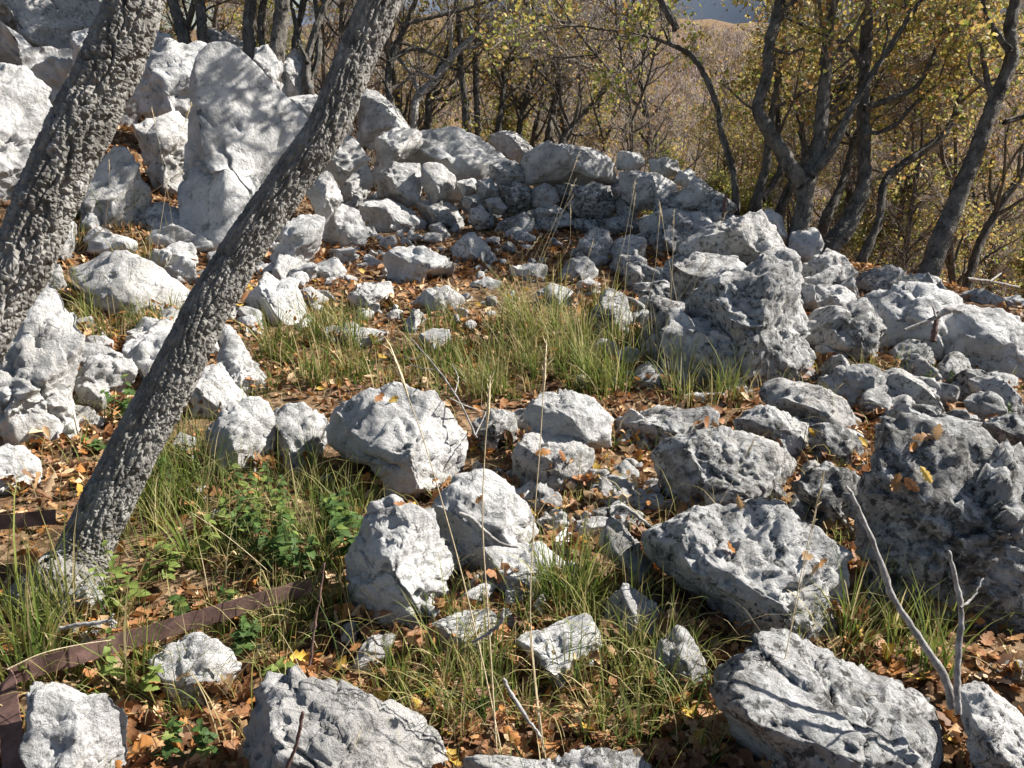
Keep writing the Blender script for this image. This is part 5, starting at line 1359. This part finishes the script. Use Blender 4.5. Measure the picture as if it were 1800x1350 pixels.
def herb(label, u, v, h, n, L, seed, lean=(0, 0), pale=False):
    rng = np.random.RandomState(seed); g = ground_pt(u, v)
    rt = thing('leafy_herb', g, label, 'herb')
    st = MB()
    for sidx in range(n):
        ox = rng.normal(size=2) * .05 * (n > 1)
        p0 = g + np.array([ox[0], ox[1], 0]); d = np.array([rng.normal() * .25 + lean[0], rng.normal() * .25 + lean[1], 1])
        hh = h * rng.uniform(.6, 1.1)
        P = wobble_path(p0, d, hh, 8, rng, .08, .03)
        tube(st, P, np.linspace(.0026, .0012, 8), 4, (0.15, 0.17, 0.06))
        for k in range(2, 8):
            for sgn in (0, math.pi):
                o = bpy.data.objects.new('leaf', HERBM[2 if pale else rng.randint(0, 2) + (rng.rand() < .2)]); COL.objects.link(o); o.parent = rt
                yaw = sgn + (k % 2) * math.pi / 2 + rng.normal() * .4
                o.rotation_euler = (rng.normal() * .25, rng.uniform(-.35, .35), yaw)
                l = L * (1.15 - .09 * k) * rng.uniform(.75, 1.2); o.scale = (l, l, l)
                o.location = P[k] - g
    st.obj('stem', M_GRASS, rt, True, g)
herb('bushy green herb with toothed leaves left of the craggy front boulder', 585, 985, .24, 5, .060, 1)
herb('tall toothed herb behind the end of the rusty strip', 520, 1010, .26, 4, .055, 2)
herb('dark toothed herb growing through the rusty strip', 370, 1100, .17, 2, .050, 3)
herb('pale green herb sprig left of the leaning trunk foot', 210, 1075, .20, 3, .042, 4, pale=True)
herb('pale green herb sprig drooping over the rusty strip', 232, 1230, .19, 2, .042, 5, pale=True)
herb('rosette of toothed leaves on the bottom edge boulder', 490, 1228, .10, 2, .050, 6, pale=True)
herb('low herb above the bottom left corner boulder', 310, 1330, .14, 2, .048, 7)
herb('green herb under the white hollowed boulder', 215, 745, .22, 3, .055, 8)
herb('herb with broad leaves beside the leaning trunk', 305, 850, .16, 2, .055, 9)
herb('small round leaved herb at the left below the hollowed boulder', 145, 800, .08, 2, .050, 10)
herb('yellowing herb in the middle of the leafy patch', 480, 935, .20, 3, .050, 11, pale=True)
herb('low dark herb in the bottom centre litter', 815, 1240, .06, 2, .040, 12)
herb('shaded herb beneath the pale upright boulder', 440, 960, .20, 4, .052, 13)
herb('feathery small herb right of the bottom centre grass', 1175, 1240, .13, 4, .018, 14)
herb('tiny herb sprig on the long bottom right boulder edge', 1395, 1290, .07, 2, .018, 15, pale=True)
herb('small herb in the shaded corner behind the giant right boulder', 1780, 745, .12, 3, .030, 16)
herb('seedling in the hollow under the big pale boulder', 1655, 672, .1, 2, .035, 17)

herb('leafy green herb stand behind the craggy front boulder', 610, 930, .20, 5, .055, 21)
herb('dark green herb stand in the shade of the herb patch', 500, 985, .20, 6, .055, 22)
herb('toothed herb between the leaning trunk and the herb patch', 400, 960, .18, 4, .05, 23, pale=True)
herb('toothed herb at the far side of the herb patch', 470, 880, .16, 4, .05, 24)
herb('pale herb sprig under the leaning trunk by the arching blades', 300, 1010, .16, 3, .045, 25, pale=True)
herb('green herb beside the striped pale stone', 440, 1130, .14, 3, .045, 26)
# ---------------------------------------------------------------- rusty strip
def rusty_strip():
    # flat iron bar standing on edge, bent round the corner near the camera
    A = [(548, 1035, 0), (440, 1067, 0), (330, 1100, 0), (220, 1133, 0), (120, 1163, 0), (60, 1181, 0), (30, 1190, 0), (16, 1198, 0), (12, 1214, 0), (16, 1250, 0), (24, 1320, 0), (34, 1440, 0)]
    C = np.array([at(u, v, ground_t(u, v + 24) * .97) + np.array([0, 0, .012]) for u, v, t in A]); P = spline(C, 140)
    wd = .026; th = .0045; rg = np.random.RandomState(4)
    T_ = np.gradient(P, axis=0); T_ /= np.linalg.norm(T_, axis=1)[:, None]
    # width direction: mostly upright, leaning back
    kk = sstep(.60, .74, np.linspace(0, 1, len(P)))[:, None]; Wd = np.array([0.05, .35, 1.0]) * (1 - kk) + np.array([1.0, .1, .25]) * kk; Wd = Wd - T_ * (T_ * Wd).sum(1)[:, None]; Wd /= np.linalg.norm(Wd, axis=1)[:, None]
    N_ = np.cross(T_, Wd)
    s_ = np.linspace(0, 9, len(P)); wd = (wd + .0016 * pnoise(np.stack([s_ * 6, s_ * 0, s_ * 0], 1)) + .0008 * rg.normal(size=len(P)))[:, None]
    P = P + N_ * (.006 * pnoise(np.stack([s_ * 1.7, s_ * 0 + 3, s_ * 0], 1)))[:, None]
    V = np.stack([P + Wd * wd + N_ * th * .5, P + Wd * wd - N_ * th * .5, P - Wd * wd - N_ * th * .5, P - Wd * wd + N_ * th * .5], 1).reshape(-1, 3)
    n = len(P); i = np.arange(n - 1)[:, None] * 4; j = np.arange(4)[None]; j2 = (j + 1) % 4
    f = np.stack([i + j, i + j2, i + 4 + j2, i + 4 + j], -1).reshape(-1, 4)
    mb = MB(); mb.add(V, [f, np.array([[0, 1, 2, 3], [(n - 1) * 4 + 3, (n - 1) * 4 + 2, (n - 1) * 4 + 1, (n - 1) * 4]])])
    rt = thing('rusty_metal_strip', C[5], 'long rusty flat iron strip bent at the corner on the lower left ground', 'metal strip')
    mb.obj('bar', M_RUST, rt, False, C[5])
    hb = MB(); p = at(26, 1222, ground_t(24, 1229) * .98); tube(hb, [p, p - FW * .012], (.010, .008), 10); hb.obj('rivet', M_RUST, rt, True, C[5])
    A = [(-90, 925, 2.7), (0, 918, 2.68), (60, 912, 2.70), (98, 908, 2.74)]
    C = np.array([at(*a) for a in A]); P = spline(C, 16); mb = MB()
    T_ = np.gradient(P, axis=0); T_ /= np.linalg.norm(T_, axis=1)[:, None]
    Wd = np.array([0, .35, 1.0]) - T_ * (T_ @ np.array([0, .35, 1.0]))[:, None]; Wd /= np.linalg.norm(Wd, axis=1)[:, None]; N_ = np.cross(T_, Wd)
    V = np.stack([P + Wd * .024 + N_ * .002, P + Wd * .024 - N_ * .002, P - Wd * .024 - N_ * .002, P - Wd * .024 + N_ * .002], 1).reshape(-1, 3)
    n = len(P); i = np.arange(n - 1)[:, None] * 4
    f = np.stack([i + j, i + j2, i + 4 + j2, i + 4 + j], -1).reshape(-1, 4)
    mb.add(V, [f, np.array([[0, 1, 2, 3], [(n - 1) * 4 + 3, (n - 1) * 4 + 2, (n - 1) * 4 + 1, (n - 1) * 4]])])
    tag(mb.obj('rusty_metal_strip', M_RUST, None, False, C[1]), 'short end of rusty iron strip at the left edge behind the trunk foot', 'metal strip')
rusty_strip()

# ---------------------------------------------------------------- dead sticks and twigs
def stick(label, lines, t0=None, dt=0.0, mat=None, name='dead_stick'):
    """lines: list of 'u,v,width ...'; the first is the main stick, the rest are its side twigs"""
    A = parse(lines[0]); t0 = t0 or ground_t(A[0][0], A[0][1]); f0 = None
    rt = None
    for k, ln in enumerate(lines):
        A = parse(ln); n = len(A)
        W = np.array([at(a[0], a[1], t0 + dt * i / (n - 1)) for i, a in enumerate(A)]); r = np.array([a[2] * .5 * t0 / F_PX for a in A])
        if k == 0:
            loc = W[0]
            if len(lines) > 1: rt = thing(name, loc, label, 'stick')
        P = spline(np.concatenate([W, r[:, None]], 1), 6 * n)
        rng = np.random.RandomState(int(A[0][0]) + k); rr = np.abs(P[:, 3]) * (1 + rng.normal(size=len(P)) * .10)
        mb = MB(); tube(mb, P[:, :3] + rng.normal(size=(len(P), 3)) * .0008, rr, 8)
        o = mb.obj('stem' if k == 0 and rt else ('twig' if rt else name), mat or M_STICK, rt, True, loc)
        if not rt: tag(o, label, 'stick')
stick('long bare grey stick leaning from the bottom right boulder to the dark knobbly rock', ['1675,1245,15.6 1660,1190,14.8 1615,1120,13.3 1570,1050,12.5 1545,980,10.9 1520,920,9.4 1497,870,7.0 1488,855,5.5'], 1.9, .15)
stick('upright grey stick with a short side fork at the lower right', ['1685,1255,10.9 1682,1200,10.9 1686,1130,10.9 1690,1070,10.1 1680,1020,9.4 1668,970,4.7', '1688,1068,4.7 1710,1050,3.9 1728,1018,2.3'], 1.88, .05)
stick('forked dry twig in the grass behind the big white boulder', ['838,770,3.25 815,720,3.25 795,685,3.25 770,650,2.79 740,615,2.33 722,595,1.86', '800,690,2.33 805,665,1.86 795,640,1.40', '790,700,2.33 825,715,2.33 855,725,1.86', '770,650,1.86 745,648,1.40 720,640,1.40', '835,765,1.86 850,735,1.86 858,715,1.40', '745,620,1.86 728,632,1.40 705,622,0.93'], 3.45, .25)
stick('dark brown twig standing in front of the bottom edge boulder', ['500,1360,7 520,1310,7 528,1275,7 532,1252,6'], 1.52, .0, M_RUST)
stick('reddish upright stem right of the rusty strip end', ['545,1170,5 552,1110,4 562,1050,4 570,990,3'], 2.1, .05, M_RUST)
stick('curved grey twig lying on the pale veined boulder', ['808,903,7 830,912,8 850,932,7 880,955,6 910,962,4', '850,932,4 845,960,3 860,985,2'], 2.5, .0)
stick('grey twig on the litter below the notched stone', ['885,1195,6 905,1230,7 930,1268,6 950,1295,5'], 1.72, -.08)
stick('dry branch laid over the big pale boulder on the right', ['1590,580,5 1620,568,6 1645,558,9 1668,545,12 1690,548,5', '1645,558,4 1640,540,3', '1620,568,4 1598,582,3'], 4.55, .05)
stick('brown stick leaning in the gap of the big pale boulder', ['1640,600,10 1645,570,9 1650,550,7'], 4.6, .05, M_RUST)
stick('thin branch curled above the flat straight edged stone', ['830,1130,5 855,1115,6 880,1095,6 885,1070,4'], 2.05, .0)
stick('short twig beside the narrow wedge slab', ['1075,905,5 1095,890,6 1130,915,6 1150,930,4'], 2.75, .0)
stick('dark thin stem standing at the wall end under the thin crooked tree', ['1271,382,6 1274,360,6 1276,340,5'], 7.2, .0, M_RUST)
stick('pale twig in the litter behind the rusty strip', ['105,1105,6 140,1098,7 190,1092,6 205,1095,4', '190,1092,4 200,1080,3'], 2.15, .0)
stick('fallen pale branch on the slope under the right trees', ['1700,490,6 1740,495,6 1790,505,5', '1740,495,4 1760,480,3'], 7.4, .3)
